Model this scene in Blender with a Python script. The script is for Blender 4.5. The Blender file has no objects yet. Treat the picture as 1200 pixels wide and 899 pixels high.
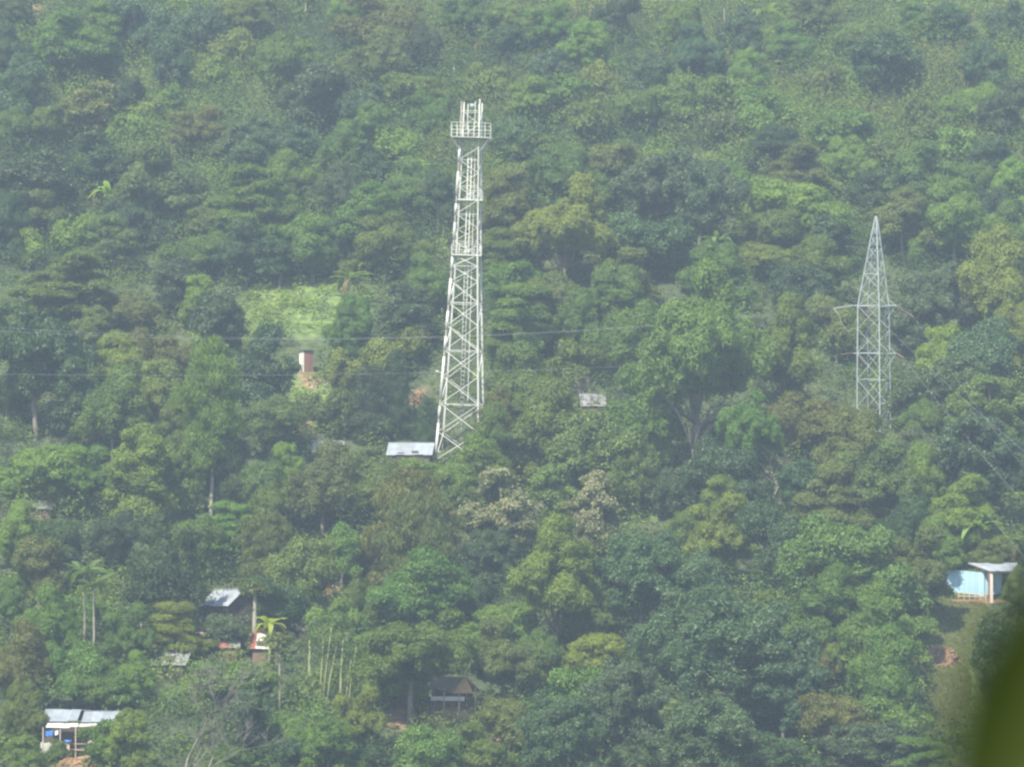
import bpy, math, random
import numpy as np
from mathutils import Vector, Matrix

S = bpy.context.scene
COL = S.collection
R = math.radians

# ------------------------------------------------------------------ camera, light, exposure
FPX = 4650.0                      # focal length in photo pixels (photo 1200 x 899)
PITCH = R(2.0)
cam = bpy.data.cameras.new('camera')
cam.sensor_width = 36.0
cam.lens = 36.0 * FPX / 1200.0
cam.clip_start = 0.1
cam.clip_end = 5000
cam.dof.use_dof = True
cam.dof.focus_distance = 480.0
cam.dof.aperture_fstop = 4.5
camo = bpy.data.objects.new('camera', cam)
camo.location = (0, 0, 0)
camo.rotation_euler = (R(90) + PITCH, 0, 0)
COL.objects.link(camo)
S.camera = camo

SUN_EL, SUN_AZ = R(50), R(208)    # azimuth clockwise from +Y: the sun stands behind and to one side of the camera
sdir = Vector((math.sin(SUN_AZ) * math.cos(SUN_EL), math.cos(SUN_AZ) * math.cos(SUN_EL), math.sin(SUN_EL)))
W = bpy.data.worlds.new('World')
S.world = W
W.use_nodes = True
nt = W.node_tree
bg = nt.nodes['Background']
sky = nt.nodes.new('ShaderNodeTexSky')
sky.sky_type = 'NISHITA'
sky.sun_disc = False
sky.sun_elevation = SUN_EL
sky.sun_rotation = SUN_AZ
nt.links.new(sky.outputs[0], bg.inputs[0])
bg.inputs[1].default_value = 0.125
sun = bpy.data.lights.new('sun', 'SUN')
sun.energy = 4.6
sun.angle = R(0.5)
sun.color = (1.0, 0.94, 0.74)
suno = bpy.data.objects.new('sun', sun)
suno.rotation_euler = sdir.to_track_quat('Z', 'Y').to_euler()
suno.location = sdir * 200
COL.objects.link(suno)
S.view_settings.view_transform = 'Standard'
S.view_settings.look = 'None'
S.view_settings.gamma = 1
S.view_settings.exposure = 1.15
S.cycles.filter_width = 2.4
S.cycles.volume_bounces = 0
S.cycles.max_bounces = 5
S.cycles.diffuse_bounces = 2
S.cycles.transmission_bounces = 3
HAZE_DENSITY = 0.00031
HAZE_COLOR = (0.63, 0.79, 0.99)

# ------------------------------------------------------------------ terrain
_py = np.array([-120, -60, 0, 8, 40, 120, 240, 330, 400, 452, 500, 535, 590, 650, 700, 760, 830, 920, 1100], float)
_pz = np.array([-1.0, -1.6, -1.75, -3.2, -22, -58, -66, -53, -27.5, -11.0, 5.0, 21.5, 49.5, 83, 112, 138, 148, 138, 110], float)
_gy = np.arange(-120, 1100, 2.0)
_gz = np.interp(_gy, _py, _pz)
_k = np.hanning(13); _k /= _k.sum()
_gs = np.convolve(np.pad(_gz, 6, mode='edge'), _k, mode='valid')
_gz = np.where(_gy > 20, _gs, _gz)

def terrain(x, y):
    x = np.asarray(x, float); y = np.asarray(y, float)
    z = np.interp(y, _gy, _gz)
    a = np.clip((y - 250) / 120, 0, 1)
    z = z + a * (1.4 * np.sin(x * .055 + y * .021 + 1.3) + 1.1 * np.sin(x * .031 - y * .043 + .4) + .6 * np.sin(x * .13 + y * .11)
                 + .35 * np.sin(x * .37 - y * .29 + 2.0))
    return z

cp, sp_ = math.cos(PITCH), math.sin(PITCH)

def ray(u, v):
    a, b = (u - 600) / FPX, -(v - 449.5) / FPX
    return np.array([a, cp - b * sp_, sp_ + b * cp])      # per metre of depth

def proj(x, y, z):
    d = y * cp + z * sp_
    b = (-y * sp_ + z * cp) / d
    return 600 + x / d * FPX, 449.5 - b * FPX

def at(u, v, up=0.0, dmin=372):
    """the first point along the sight line of a photo pixel that stands `up` metres above the ground"""
    r = ray(u, v)
    t = np.arange(dmin, 800, .25)
    x, y, z = r[0] * t, r[1] * t, r[2] * t
    h = z - terrain(x, y)
    i = np.argmax(h <= up)
    if h[i] > up: i = len(t) - 1
    return Vector((float(x[i]), float(y[i]), float(terrain(x[i], y[i])))), float(t[i])

# ------------------------------------------------------------------ materials
def new_mat(name):
    m = bpy.data.materials.new(name); m.use_nodes = True
    return m, m.node_tree.nodes, m.node_tree.links, m.node_tree.nodes['Principled BSDF']

def noise_mat(name, c1, c2, scale=3.0, rough=.7, metal=0.0, bump=0.0, c3=None, stretch=(1, 1, 1)):
    m, N, L, p = new_mat(name)
    tc = N.new('ShaderNodeTexCoord'); mp = N.new('ShaderNodeMapping'); mp.inputs['Scale'].default_value = stretch
    n = N.new('ShaderNodeTexNoise'); n.inputs['Scale'].default_value = scale; n.inputs['Detail'].default_value = 6; n.inputs['Roughness'].default_value = .65
    cr = N.new('ShaderNodeValToRGB')
    cr.color_ramp.elements[0].position = .32; cr.color_ramp.elements[0].color = (*c1, 1)
    cr.color_ramp.elements[1].position = .68; cr.color_ramp.elements[1].color = (*c2, 1)
    if c3:
        e = cr.color_ramp.elements.new(.82); e.color = (*c3, 1)
    L.new(tc.outputs['Object'], mp.inputs[0]); L.new(mp.outputs[0], n.inputs['Vector']); L.new(n.outputs['Fac'], cr.inputs[0])
    oi = N.new('ShaderNodeObjectInfo'); hs = N.new('ShaderNodeHueSaturation')
    mr = N.new('ShaderNodeMapRange'); mr.inputs['To Min'].default_value = .82; mr.inputs['To Max'].default_value = 1.12
    L.new(oi.outputs['Random'], mr.inputs['Value']); L.new(mr.outputs[0], hs.inputs['Value'])
    L.new(cr.outputs[0], hs.inputs['Color']); L.new(hs.outputs[0], p.inputs['Base Color'])
    p.inputs['Roughness'].default_value = rough; p.inputs['Metallic'].default_value = metal
    if bump:
        b = N.new('ShaderNodeBump'); b.inputs['Strength'].default_value = bump; b.inputs['Distance'].default_value = .05
        L.new(n.outputs['Fac'], b.inputs['Height']); L.new(b.outputs[0], p.inputs['Normal'])
    return m

def leaf_mat(name, rough=.5, trans=.25, attr_color=False, fixed=None):
    m, N, L, p = new_mat(name)
    at_ = N.new('ShaderNodeAttribute'); at_.attribute_name = 'tint'
    if attr_color:
        src = N.new('ShaderNodeAttribute'); src.attribute_name = 'leafcol'; base = src.outputs['Color']
    elif fixed:
        src = N.new('ShaderNodeRGB'); src.outputs[0].default_value = (*fixed, 1); base = src.outputs[0]
    else:
        src = N.new('ShaderNodeObjectInfo'); base = src.outputs['Color']
    hs = N.new('ShaderNodeHueSaturation')
    mv = N.new('ShaderNodeMapRange'); mv.inputs['To Min'].default_value = .62; mv.inputs['To Max'].default_value = 1.42
    L.new(at_.outputs['Fac'], mv.inputs['Value']); L.new(mv.outputs[0], hs.inputs['Value'])
    mh = N.new('ShaderNodeMapRange'); mh.inputs['To Min'].default_value = .508; mh.inputs['To Max'].default_value = .488
    L.new(at_.outputs['Fac'], mh.inputs['Value']); L.new(mh.outputs[0], hs.inputs['Hue'])
    L.new(base, hs.inputs['Color'])
    L.new(hs.outputs[0], p.inputs['Base Color'])
    p.inputs['Roughness'].default_value = rough
    t = N.new('ShaderNodeBsdfTranslucent'); mx = N.new('ShaderNodeMixShader'); mx.inputs[0].default_value = trans
    yl = N.new('ShaderNodeMix'); yl.data_type = 'RGBA'; yl.blend_type = 'MULTIPLY'; yl.inputs[0].default_value = 1
    L.new(hs.outputs[0], yl.inputs[6]); yl.inputs[7].default_value = (1.3, 1.35, .6, 1)
    L.new(yl.outputs[2], t.inputs[0])
    L.new(p.outputs[0], mx.inputs[1]); L.new(t.outputs[0], mx.inputs[2])
    L.new(mx.outputs[0], N['Material Output'].inputs[0])
    return m

M = {
    'leaf': leaf_mat('leaf', .6, .5),
    'gloss': leaf_mat('glossy_leaf', .52, .34),
    'cover': leaf_mat('cover_leaf', .65, .5, attr_color=True),
    'blossom': leaf_mat('blossom', .8, .3, fixed=(.205, .205, .105)),
    'bark': noise_mat('bark', (.10, .085, .065), (.21, .185, .15), 5, .9, bump=.4),
    'palebark': noise_mat('pale_bark', (.17, .155, .125), (.29, .265, .225), 4, .9, bump=.3, stretch=(1, 1, .4)),
    'darkbark': noise_mat('dark_bark', (.05, .042, .035), (.11, .09, .075), 4, .95, bump=.3),
    'culm': noise_mat('bamboo_culm', (.20, .24, .10), (.33, .34, .17), 3, .7),
    'twig': noise_mat('grey_twig', (.15, .135, .12), (.24, .22, .20), 6, .95),
    'white': noise_mat('white_steel', (.40, .40, .385), (.54, .54, .52), 1.3, .6, c3=(.40, .33, .27)),
    'dull': noise_mat('dull_steel', (.22, .20, .17), (.33, .30, .26), 2.0, .7),
    'galv': noise_mat('galvanised_steel', (.20, .235, .25), (.31, .345, .355), 1.5, .65, .0),
    'insul': noise_mat('brown_insulator', (.055, .030, .026), (.09, .048, .04), 6, .5),
    'wire': noise_mat('aluminium_wire', (.26, .28, .29), (.36, .38, .39), 6, .6, .1),
    'tin': noise_mat('tin_sheet', (.19, .215, .25), (.28, .305, .34), .9, .65, .0, c3=(.20, .165, .14)),
    'tindark': noise_mat('old_tin_sheet', (.12, .125, .13), (.24, .235, .235), 1.1, .7, .05, c3=(.17, .12, .09)),
    'rust': noise_mat('rust_red_sheet', (.20, .065, .05), (.30, .12, .09), 1.6, .8),
    'paintwhite': noise_mat('white_sheet', (.46, .44, .40), (.60, .58, .54), 1.4, .7),
    'plank': noise_mat('plank', (.12, .075, .05), (.21, .135, .095), 3, .9, stretch=(1, 1, .2)),
    'redplank': noise_mat('red_plank', (.17, .085, .065), (.25, .125, .095), 3, .9, stretch=(1, 1, .2)),
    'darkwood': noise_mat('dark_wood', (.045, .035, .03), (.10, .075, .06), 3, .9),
    'post': noise_mat('pale_post', (.40, .31, .24), (.58, .47, .38), 4, .85),
    'pinkpost': noise_mat('pinkish_post', (.55, .40, .36), (.72, .60, .55), 4, .8),
    'blue': noise_mat('pale_blue_paint', (.24, .42, .56), (.38, .55, .66), 2.2, .8, c3=(.52, .63, .70)),
    'thatch': noise_mat('thatch', (.34, .19, .09), (.52, .32, .16), 7, .95, bump=.8, stretch=(2, 2, .4)),
    'oldthatch': noise_mat('old_thatch', (.17, .125, .085), (.29, .215, .15), 7, .95, bump=.8),
    'earth': noise_mat('orange_earth', (.17, .095, .055), (.30, .17, .10), .8, .95, bump=.6),
    'paleearth': noise_mat('pale_earth', (.26, .18, .115), (.40, .29, .19), 1.1, .95, bump=.6),
    'stone': noise_mat('stone', (.20, .14, .105), (.32, .235, .18), 3, .9, bump=.5),
    'whitestone': noise_mat('white_stone', (.55, .52, .46), (.72, .70, .64), 3, .9, bump=.5),
    'tarp': noise_mat('blue_tarp', (.03, .13, .50), (.06, .22, .62), 2, .5),
    'turq': noise_mat('turquoise_plastic', (.02, .34, .40), (.05, .45, .50), 2, .45),
    'yellow': noise_mat('yellow_cloth', (.62, .44, .10), (.74, .56, .18), 3, .85),
    'cloth': noise_mat('white_cloth', (.55, .55, .58), (.70, .70, .72), 3, .85),
    'grasslight': noise_mat('short_grass', (.095, .13, .035), (.17, .19, .06), .5, .95, c3=(.26, .22, .11)),
}

# ------------------------------------------------------------------ object helpers
def tag(o, label=None, cat=None, group=None, kind=None):
    if label: o['label'] = label
    if cat: o['category'] = cat
    if group: o['group'] = group
    if kind: o['kind'] = kind
    return o

def empty(name, loc, rz=0.0):
    o = bpy.data.objects.new(name, None); COL.objects.link(o)
    o.location = loc; o.rotation_euler = (0, 0, rz); o.empty_display_size = .5
    return o

def link(name, mesh, parent=None, loc=None):
    o = bpy.data.objects.new(name, mesh); COL.objects.link(o)
    if parent: o.parent = parent
    if loc is not None: o.location = loc
    return o

def mesh_of(name, verts, faces, mat, smooth=False):
    me = bpy.data.meshes.new(name)
    me.from_pydata([tuple(v) for v in verts], [], faces)
    me.materials.append(M[mat])
    if smooth: me.polygons.foreach_set('use_smooth', [True] * len(me.polygons))
    me.update()
    return me

_unit = {}
def unit_box(mat):
    if mat not in _unit:
        v = [(x, y, z) for x in (-.5, .5) for y in (-.5, .5) for z in (-.5, .5)]
        f = [(0, 1, 3, 2), (4, 6, 7, 5), (0, 4, 5, 1), (2, 3, 7, 6), (0, 2, 6, 4), (1, 5, 7, 3)]
        _unit[mat] = mesh_of('bar', v, f, mat)
    return _unit[mat]

def bar(name, p, q, w, mat, parent, d=None):
    """a straight square bar from p to q, in the parent's frame"""
    p, q = Vector(p), Vector(q)
    o = link(name, unit_box(mat), parent)
    ax = q - p
    o.matrix_local = Matrix.Translation((p + q) / 2) @ ax.to_track_quat('Z', 'Y').to_matrix().to_4x4() @ Matrix.Diagonal((w, d or w, ax.length, 1))
    return o

def box(name, c, s, mat, parent, rz=0.0, rx=0.0):
    o = link(name, unit_box(mat), parent)
    o.matrix_local = Matrix.Translation(c) @ Matrix.Rotation(rz, 4, 'Z') @ Matrix.Rotation(rx, 4, 'X') @ Matrix.Diagonal((*s, 1))
    return o

def tube_data(path, radii, n=6):
    V, F = [], []
    path = [Vector(p) for p in path]
    for i, p in enumerate(path):
        t = (path[min(i + 1, len(path) - 1)] - path[max(i - 1, 0)]).normalized()
        a = t.cross(Vector((0, 1, 0)) if abs(t.y) < .9 else Vector((1, 0, 0))).normalized(); b = t.cross(a)
        for k in range(n):
            an = 2 * math.pi * k / n
            V.append(p + (a * math.cos(an) + b * math.sin(an)) * radii[i])
        if i:
            for k in range(n):
                F.append(((i - 1) * n + k, (i - 1) * n + (k + 1) % n, i * n + (k + 1) % n, i * n + k))
    F.append(tuple(range((len(path) - 1) * n, len(path) * n)))
    F.append(tuple(reversed(range(n))))
    return V, F

def tubes(name, list_, mat, n=6):
    V, F = [], []
    for path, radii in list_:
        v, f = tube_data(path, radii, n); o = len(V)
        V += v; F += [tuple(i + o for i in x) for x in f]
    return mesh_of(name, V, F, mat, True)

def sheet(name, a, b, c, d, mat, parent, thick=.03, ribs=4, amp=.025):
    """a corrugated sheet between four corners (a-b is the ridge edge, d-c the eave edge), with real thickness"""
    a, b, c, d = map(Vector, (a, b, c, d))
    nrm = (b - a).cross(d - a).normalized()
    if nrm.z < 0: nrm = -nrm
    V, F = [], []
    n = ribs * 2
    for s in (1, -1):
        for i in range(n + 1):
            t = i / n; o = nrm * ((amp if i % 2 else -amp) + s * thick / 2)
            V += [a.lerp(b, t) + o, d.lerp(c, t) + o]
    m = 2 * (n + 1)
    for i in range(n):
        j = 2 * i
        F += [(j, j + 1, j + 3, j + 2), (m + j, m + j + 2, m + j + 3, m + j + 1), (j, j + 2, m + j + 2, m + j), (j + 1, m + j + 1, m + j + 3, j + 3)]
    F += [(0, m, m + 1, 1), (2 * n, 2 * n + 1, m + 2 * n + 1, m + 2 * n)]
    return link(name, mesh_of(name, V, F, mat), parent)

def roof_sheets(a, b, c, d, n, mats, parent, rng, name='roof_sheet'):
    """n sheets side by side from the edge a-d to the edge b-c, each laid a little unevenly"""
    a, b, c, d = map(Vector, (a, b, c, d))
    for i in range(n):
        t0, t1 = i / n, (i + 1) / n + .012
        lift = Vector((0, 0, .004 + .028 * (i % 2) + rng.uniform(0, .03)))
        slip = (d - a).normalized() * rng.uniform(-.06, .10)
        sheet(name, a.lerp(b, t0) + lift, a.lerp(b, t1) + lift, d.lerp(c, t1) + lift + slip, d.lerp(c, t0) + lift + slip, mats[i % len(mats)] if isinstance(mats, (list, tuple)) else mats, parent)

# ------------------------------------------------------------------ ground
def fbm(x, y, seed=0):
    r = np.random.default_rng(seed); o = 0
    for k in range(5):
        f = .012 * 2 ** k
        for _ in range(3):
            a, p = r.uniform(0, 6.28), r.uniform(0, 6.28)
            o = o + np.sin((x * np.cos(a) + y * np.sin(a)) * f * 6.28 + p) * .6 ** k
    return o / 4.0

EARTH = [(489, 464, 11, 9), (352, 497, 9, 7), (383, 690, 14, 8), (95, 888, 46, 16), (1098, 770, 24, 22), (468, 842, 14, 14), (525, 832, 26, 9), (364, 446, 12, 6), (1130, 708, 24, 6), (592, 868, 12, 8), (735, 428, 16, 10), (695, 14, 18, 20), (262, 745, 60, 8), (38, 22, 14, 16)]
GRASS = [(1122, 735, 42, 34), (1112, 800, 26, 50), (360, 360, 72, 34), (905, 690, 30, 14), (345, 345, 40, 20), (360, 470, 30, 30), (740, 600, 40, 14)]

def inside(u, v, spots, grow=1.0):
    m = np.full(np.shape(u), -9.0)
    for (cu, cv, ru, rv) in spots:
        m = np.maximum(m, 1 - ((u - cu) / (ru * grow)) ** 2 - ((v - cv) / (rv * grow)) ** 2)
    return m

def ground():
    ys = np.concatenate([np.arange(-115, 360, 12.0), np.arange(360, 700, 1.6), np.arange(700, 1090, 12.0)])
    xs = np.concatenate([np.arange(-430, -112, 16.0), np.arange(-112, 112, 1.6), np.arange(112, 431, 16.0)])
    X, Y = np.meshgrid(xs, ys)
    Z = terrain(X, Y)
    V = np.stack([X.ravel(), Y.ravel(), Z.ravel()], 1)
    nx, ny = len(xs), len(ys)
    i = (np.arange(ny - 1)[:, None] * nx + np.arange(nx - 1)[None]).ravel()
    F = np.stack([i, i + 1, i + nx + 1, i + nx], 1)
    me = bpy.data.meshes.new('hillside')
    me.vertices.add(len(V)); me.vertices.foreach_set('co', V.astype(np.float32).ravel())
    me.loops.add(F.size); me.loops.foreach_set('vertex_index', F.astype(np.int32).ravel())
    me.polygons.add(len(F)); me.polygons.foreach_set('loop_start', np.arange(0, F.size, 4, dtype=np.int32))
    me.update(calc_edges=True)
    me.polygons.foreach_set('use_smooth', np.ones(len(F), bool))
    vis = V[:, 1] > 300
    u, v = proj(V[:, 0], np.maximum(V[:, 1], 100), V[:, 2])
    e = np.clip(np.where(vis, inside(u, v, EARTH, 1.25), 0) * 3, 0, 1)
    g = np.clip(np.where(vis, inside(u, v, GRASS, 1.2), 0) * 3, 0, 1)
    n = (fbm(V[:, 0], V[:, 1], 5) * .5 + .5).clip(0, 1)[:, None]
    c = (1 - n) * np.array([.030, .045, .018]) + n * np.array([.062, .080, .028])
    c = c * (1 - g[:, None]) + g[:, None] * ((1 - n) * np.array([.075, .12, .03]) + n * np.array([.12, .16, .04]))
    c = c * (1 - e[:, None]) + e[:, None] * ((1 - n) * np.array([.17, .10, .06]) + n * np.array([.28, .18, .11]))
    at_ = me.attributes.new('soil', 'FLOAT_COLOR', 'POINT')
    at_.data.foreach_set('color', np.concatenate([c, np.ones((len(c), 1))], 1).astype(np.float32).ravel())
    m, N, L, p = new_mat('hillside_soil')
    a = N.new('ShaderNodeAttribute'); a.attribute_name = 'soil'
    tx = N.new('ShaderNodeTexNoise'); tx.inputs['Scale'].default_value = .9; tx.inputs['Detail'].default_value = 8
    tc = N.new('ShaderNodeTexCoord'); L.new(tc.outputs['Object'], tx.inputs['Vector'])
    mr = N.new('ShaderNodeMapRange'); mr.inputs['From Min'].default_value = .3; mr.inputs['From Max'].default_value = .7
    mr.inputs['To Min'].default_value = .55; mr.inputs['To Max'].default_value = 1.45
    hs = N.new('ShaderNodeHueSaturation'); L.new(tx.outputs['Fac'], mr.inputs['Value']); L.new(mr.outputs[0], hs.inputs['Value'])
    L.new(a.outputs['Color'], hs.inputs['Color']); L.new(hs.outputs[0], p.inputs['Base Color']); p.inputs['Roughness'].default_value = .95
    b = N.new('ShaderNodeBump'); b.inputs['Strength'].default_value = .7; b.inputs['Distance'].default_value = .3
    L.new(tx.outputs['Fac'], b.inputs['Height']); L.new(b.outputs[0], p.inputs['Normal'])
    me.materials.append(m)
    tag(link('hillside', me), 'forested hillside climbing beyond the valley', kind='structure')
ground()

# ------------------------------------------------------------------ foliage generators
def unit(v):
    return v / np.maximum(np.linalg.norm(v, axis=-1, keepdims=True), 1e-9)

def leaf_mesh(name, P, Nn, length, width, tint, mat, droop=.0, col=None, seed=0):
    r = np.random.default_rng(seed); n = len(P)
    Nn = unit(Nn)
    t = unit(np.cross(Nn, r.normal(size=(n, 3)))); t[:, 2] -= droop; t = unit(t)
    b = unit(np.cross(Nn, t)); nn = np.cross(t, b)
    l = (length * r.uniform(.7, 1.3, n))[:, None]; w = (width * r.uniform(.7, 1.3, n))[:, None]
    v = np.stack([P - t * l * .4 + b * w * .5, P - t * l * .4 - b * w * .5, P + t * l * .6], 1).reshape(-1, 3)
    me = bpy.data.meshes.new(name)
    me.vertices.add(3 * n); me.vertices.foreach_set('co', v.astype(np.float32).ravel())
    me.loops.add(3 * n); me.loops.foreach_set('vertex_index', np.arange(3 * n, dtype=np.int32))
    me.polygons.add(n); me.polygons.foreach_set('loop_start', np.arange(0, 3 * n, 3, dtype=np.int32))
    me.update(calc_edges=True)
    a = me.attributes.new('tint', 'FLOAT', 'FACE'); a.data.foreach_set('value', np.clip(tint, 0, 1).astype(np.float32))
    if col is not None:
        c = me.attributes.new('leafcol', 'FLOAT_COLOR', 'FACE')
        c.data.foreach_set('color', np.concatenate([col, np.ones((n, 1))], 1).astype(np.float32).ravel())
    me.materials.append(M[mat])
    return me

def sphere_dirs(r, n, zmin=-1.0):
    z = r.uniform(zmin, 1, n); a = r.uniform(0, 2 * np.pi, n); s = np.sqrt(1 - z * z)
    return np.stack([s * np.cos(a), s * np.sin(a), z], 1)

def lobes_leaves(r, C, LR, flat, dens, per=4, spread=.32, upw=.5, rand=.55, zmin=-.55):
    """leaf points on the shells of lobes (centres C, radii LR, flattened by flat), in small clusters; points buried inside other lobes are dropped"""
    P, Nn, T = [], [], []
    flat = np.broadcast_to(np.asarray(flat, float), (len(C),))
    for i in range(len(C)):
        k = max(6, int(dens * LR[i] ** 2))
        d = sphere_dirs(r, k, zmin)
        d[:, 2] = np.where((d[:, 2] < -.1) & (r.random(k) < .5), -d[:, 2], d[:, 2])
        rad = LR[i] * r.uniform(.72, 1.08, k)[:, None]
        p = C[i] + d * rad * np.array([1, 1, flat[i]])
        buried = np.zeros(k, bool)
        for j in range(len(C)):
            if j != i:
                q = (p - C[j]) / np.array([1, 1, flat[j]])
                buried |= (q * q).sum(1) < (LR[j] * .62) ** 2
        p, d = p[~buried], d[~buried]
        lt = r.uniform(.28, .72) + r.normal(0, .07, len(p))
        p = np.repeat(p, per, 0); d = np.repeat(d, per, 0); lt = np.repeat(lt, per)
        p = p + r.normal(0, spread, p.shape) * np.array([1, 1, .6])
        nn = d + np.array([0, 0, upw]) + r.normal(0, rand, d.shape)
        P.append(p); Nn.append(nn); T.append(lt + r.normal(0, .06, len(p)))
    return np.concatenate(P), np.concatenate(Nn), np.concatenate(T)

def limb_mesh(r, C, top, r0, hc, mat, lean=.04, n=7, split=.45):
    """a tapered, slightly bent trunk that divides into limbs reaching for lobe centres"""
    L_ = []
    b = Vector((r.normal(0, lean) * hc, r.normal(0, lean) * hc, 0))
    fork = Vector((b.x * .7, b.y * .7, hc * split))
    tp = Vector((b.x, b.y, top))
    L_.append(([(0, 0, -1.6), (b.x * .1, b.y * .1, .2), fork, fork.lerp(tp, .5) + Vector((r.normal(0, .15), r.normal(0, .15), 0)), tp], [r0 * 1.35, r0 * 1.05, r0 * .8, r0 * .45, r0 * .12]))
    idx = r.permutation(len(C))[:n]
    for i in idx:
        c = Vector(C[i]); s = fork.lerp(tp, float(r.uniform(0, .55)))
        mid = s.lerp(c, .5) + Vector((0, 0, -.12 * (c - s).length))
        L_.append(([s, mid, c], [r0 * .42, r0 * .26, r0 * .07]))
    return tubes('trunk', L_, mat, 6)

PROTO = {}
def proto(kind, crowns, rx, rz, hc):
    PROTO[kind] = (crowns, rx, rz, hc)

def bunches(r, C, LR, n=7):
    """each lobe is broken into smaller bunches of twigs"""
    C2, L2 = [], []
    for c, l in zip(C, LR):
        d = sphere_dirs(r, n, -.6)
        q = r.uniform(.45, .85, n)[:, None]
        C2.append(c + d * q * l * np.array([1, 1, .85])); L2.append(l * r.uniform(.34, .60, n))
    return np.concatenate(C2), np.concatenate(L2)

def build_round(seed, rx, rz, hc, nl, lr, dens, leaf, mat='leaf', zb=-.85, flat=.8, trunk='bark', r0=.26, upw=.22, rand=.34, spread=.20, lean=.05, split=.45, ecc=.14, heads=1):
    r = np.random.default_rng(seed)
    d = sphere_dirs(r, nl * 6, zb)
    keep = [0]                                                # spread the lobes out
    for i in range(1, len(d)):
        if len(keep) >= nl: break
        if min(np.linalg.norm(d[i] - d[j]) for j in keep) > 1.4 / math.sqrt(nl): keep.append(i)
    d = d[keep]
    k = r.uniform(.42, .84, len(d))[:, None] * (1 + r.normal(0, ecc, (len(d), 1)))
    C = d * k * np.array([rx, rx * .95, rz])
    if heads > 1:                                             # several heads of different height in one crown
        a = r.uniform(0, 6.28) + np.arange(heads) * 6.28 / heads
        hx = np.stack([np.cos(a) * rx * .42, np.sin(a) * rx * .42, r.uniform(-.35, .28, heads) * rz], 1)
        C = C * .68 + hx[r.integers(0, heads, len(C))]
    C = C + np.array([0, 0, hc])
    C = np.concatenate([C, [[0, 0, hc], [rx * .2, -rx * .15, hc + rz * .2], [-.2 * rx, .1 * rx, hc - rz * .3]]])
    LR = lr * rx * np.exp(r.normal(0, .28, len(C))); LR[-3:] = rx * .36
    B, BL = bunches(r, C, LR)
    P, Nn, T = lobes_leaves(r, B, BL, min(1.0, flat + .15), dens, spread=spread, upw=upw, rand=rand)
    m = leaf_mesh('crown', P, Nn, leaf, leaf * .62, T, mat, seed=seed)
    t = limb_mesh(r, C[:-3], hc + rz * .45, r0, hc, trunk, lean, 7, split)
    return (m, t)

def build_tiered(seed, rx, rz, hc, mat='leaf'):
    r = np.random.default_rng(seed); C, LR = [], []
    for k in range(5):
        z = hc + rz * (-.75 + 1.6 * k / 4); rr = rx * (1.0 - .13 * k) * r.uniform(.8, 1.05)
        for j in range(7 - k):
            a = 6.28 * (j + r.random()) / (7 - k)
            q = rr * r.uniform(.35, .85)
            C.append((q * math.cos(a), q * math.sin(a), z + r.normal(0, .3))); LR.append(rx * r.uniform(.26, .42))
    C = np.array(C); LR = np.array(LR)
    B, BL = bunches(r, C * [1, 1, 1], LR, 6); B[:, 2] = np.repeat(C[:, 2], 6) + (B[:, 2] - np.repeat(C[:, 2], 6)) * .45
    P, Nn, T = lobes_leaves(r, B, BL, .45, 190, spread=.24, upw=1.0, rand=.45, zmin=-.4)
    m = leaf_mesh('crown', P, Nn, .29, .15, T, mat, seed=seed)
    return (m, limb_mesh(r, C, hc + rz * .5, .24, hc, 'bark', .07, 10, .4))

def build_tall(seed, rx, rz, hc, leaf=.30, droop=.0, n=20, mat='leaf', trunk='bark', cone=False, lobe=.40, dens=280):
    r = np.random.default_rng(seed); C, LR = [], []
    for k in range(n):
        t = (k + .5) / n
        prof = (1.0 - .75 * t) if cone else math.sin(math.pi * min(1, .18 + .80 * t)) ** .7
        a = k * 2.4 + r.uniform(-.5, .5); q = rx * prof * r.uniform(.25, .72)
        C.append((q * math.cos(a), q * math.sin(a), hc - rz + 2 * rz * t * .93)); LR.append(rx * lobe * (.55 + .6 * prof) * r.uniform(.8, 1.2))
    C = np.array(C); LR = np.array(LR)
    B, BL = bunches(r, C, LR, 6)
    P, Nn, T = lobes_leaves(r, B, BL, 1.0 if not droop else 1.35, dens * .75, spread=.2, upw=.3 if not droop else .0, rand=.5)
    m = leaf_mesh('crown', P, Nn, leaf, leaf * (.5 if not droop else .3), T, mat, droop=droop, seed=seed)
    return (m, limb_mesh(r, C, hc + rz * .7, .22, hc, trunk, .03, 8, .5))

proto('r', [build_round(10 + i, 4.5, 3.9, 4.6, 18 + 2 * i, .30, 165, .28, ecc=.10 + .03 * i, heads=(1, 2, 3, 2, 3, 1)[i]) for i in range(6)], 4.5, 3.9, 4.6)
proto('g', [build_round(30 + i, 4.5, 3.9, 4.5, 20 + 3 * i, .28, 172, .28, mat='gloss', rand=.6, heads=(1, 3, 2, 2)[i]) for i in range(4)], 4.5, 3.9, 4.5)
proto('b', [build_round(40 + i, 7.2, 6.2, 7.6, 38 + 4 * i, .20, 150, .31, r0=.42, split=.4, heads=(3, 2, 3)[i]) for i in range(3)], 7.2, 6.2, 7.6)
proto('q', [build_round(50 + i, 7.2, 6.2, 7.2, 42 + 4 * i, .19, 155, .31, mat='gloss', rand=.6, r0=.4, heads=(2, 3, 1)[i]) for i in range(3)], 7.2, 6.2, 7.2)
proto('d', [build_round(60 + i, 4.0, 4.4, 4.7, 26, .25, 185, .275, mat='gloss', flat=.95, rand=.5) for i in range(3)], 4.0, 4.4, 4.7)
proto('f', [build_tiered(70 + i, 5.0, 3.2, 4.8) for i in range(3)], 5.0, 3.2, 4.8)
proto('t', [build_tall(80 + i, 3.6, 5.0, 6.0) for i in range(4)], 3.6, 5.0, 6.0)
proto('w', [build_tall(90 + i, 3.4, 5.4, 6.6, .38, 1.6, 22) for i in range(2)], 3.4, 5.4, 6.6)
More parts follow.
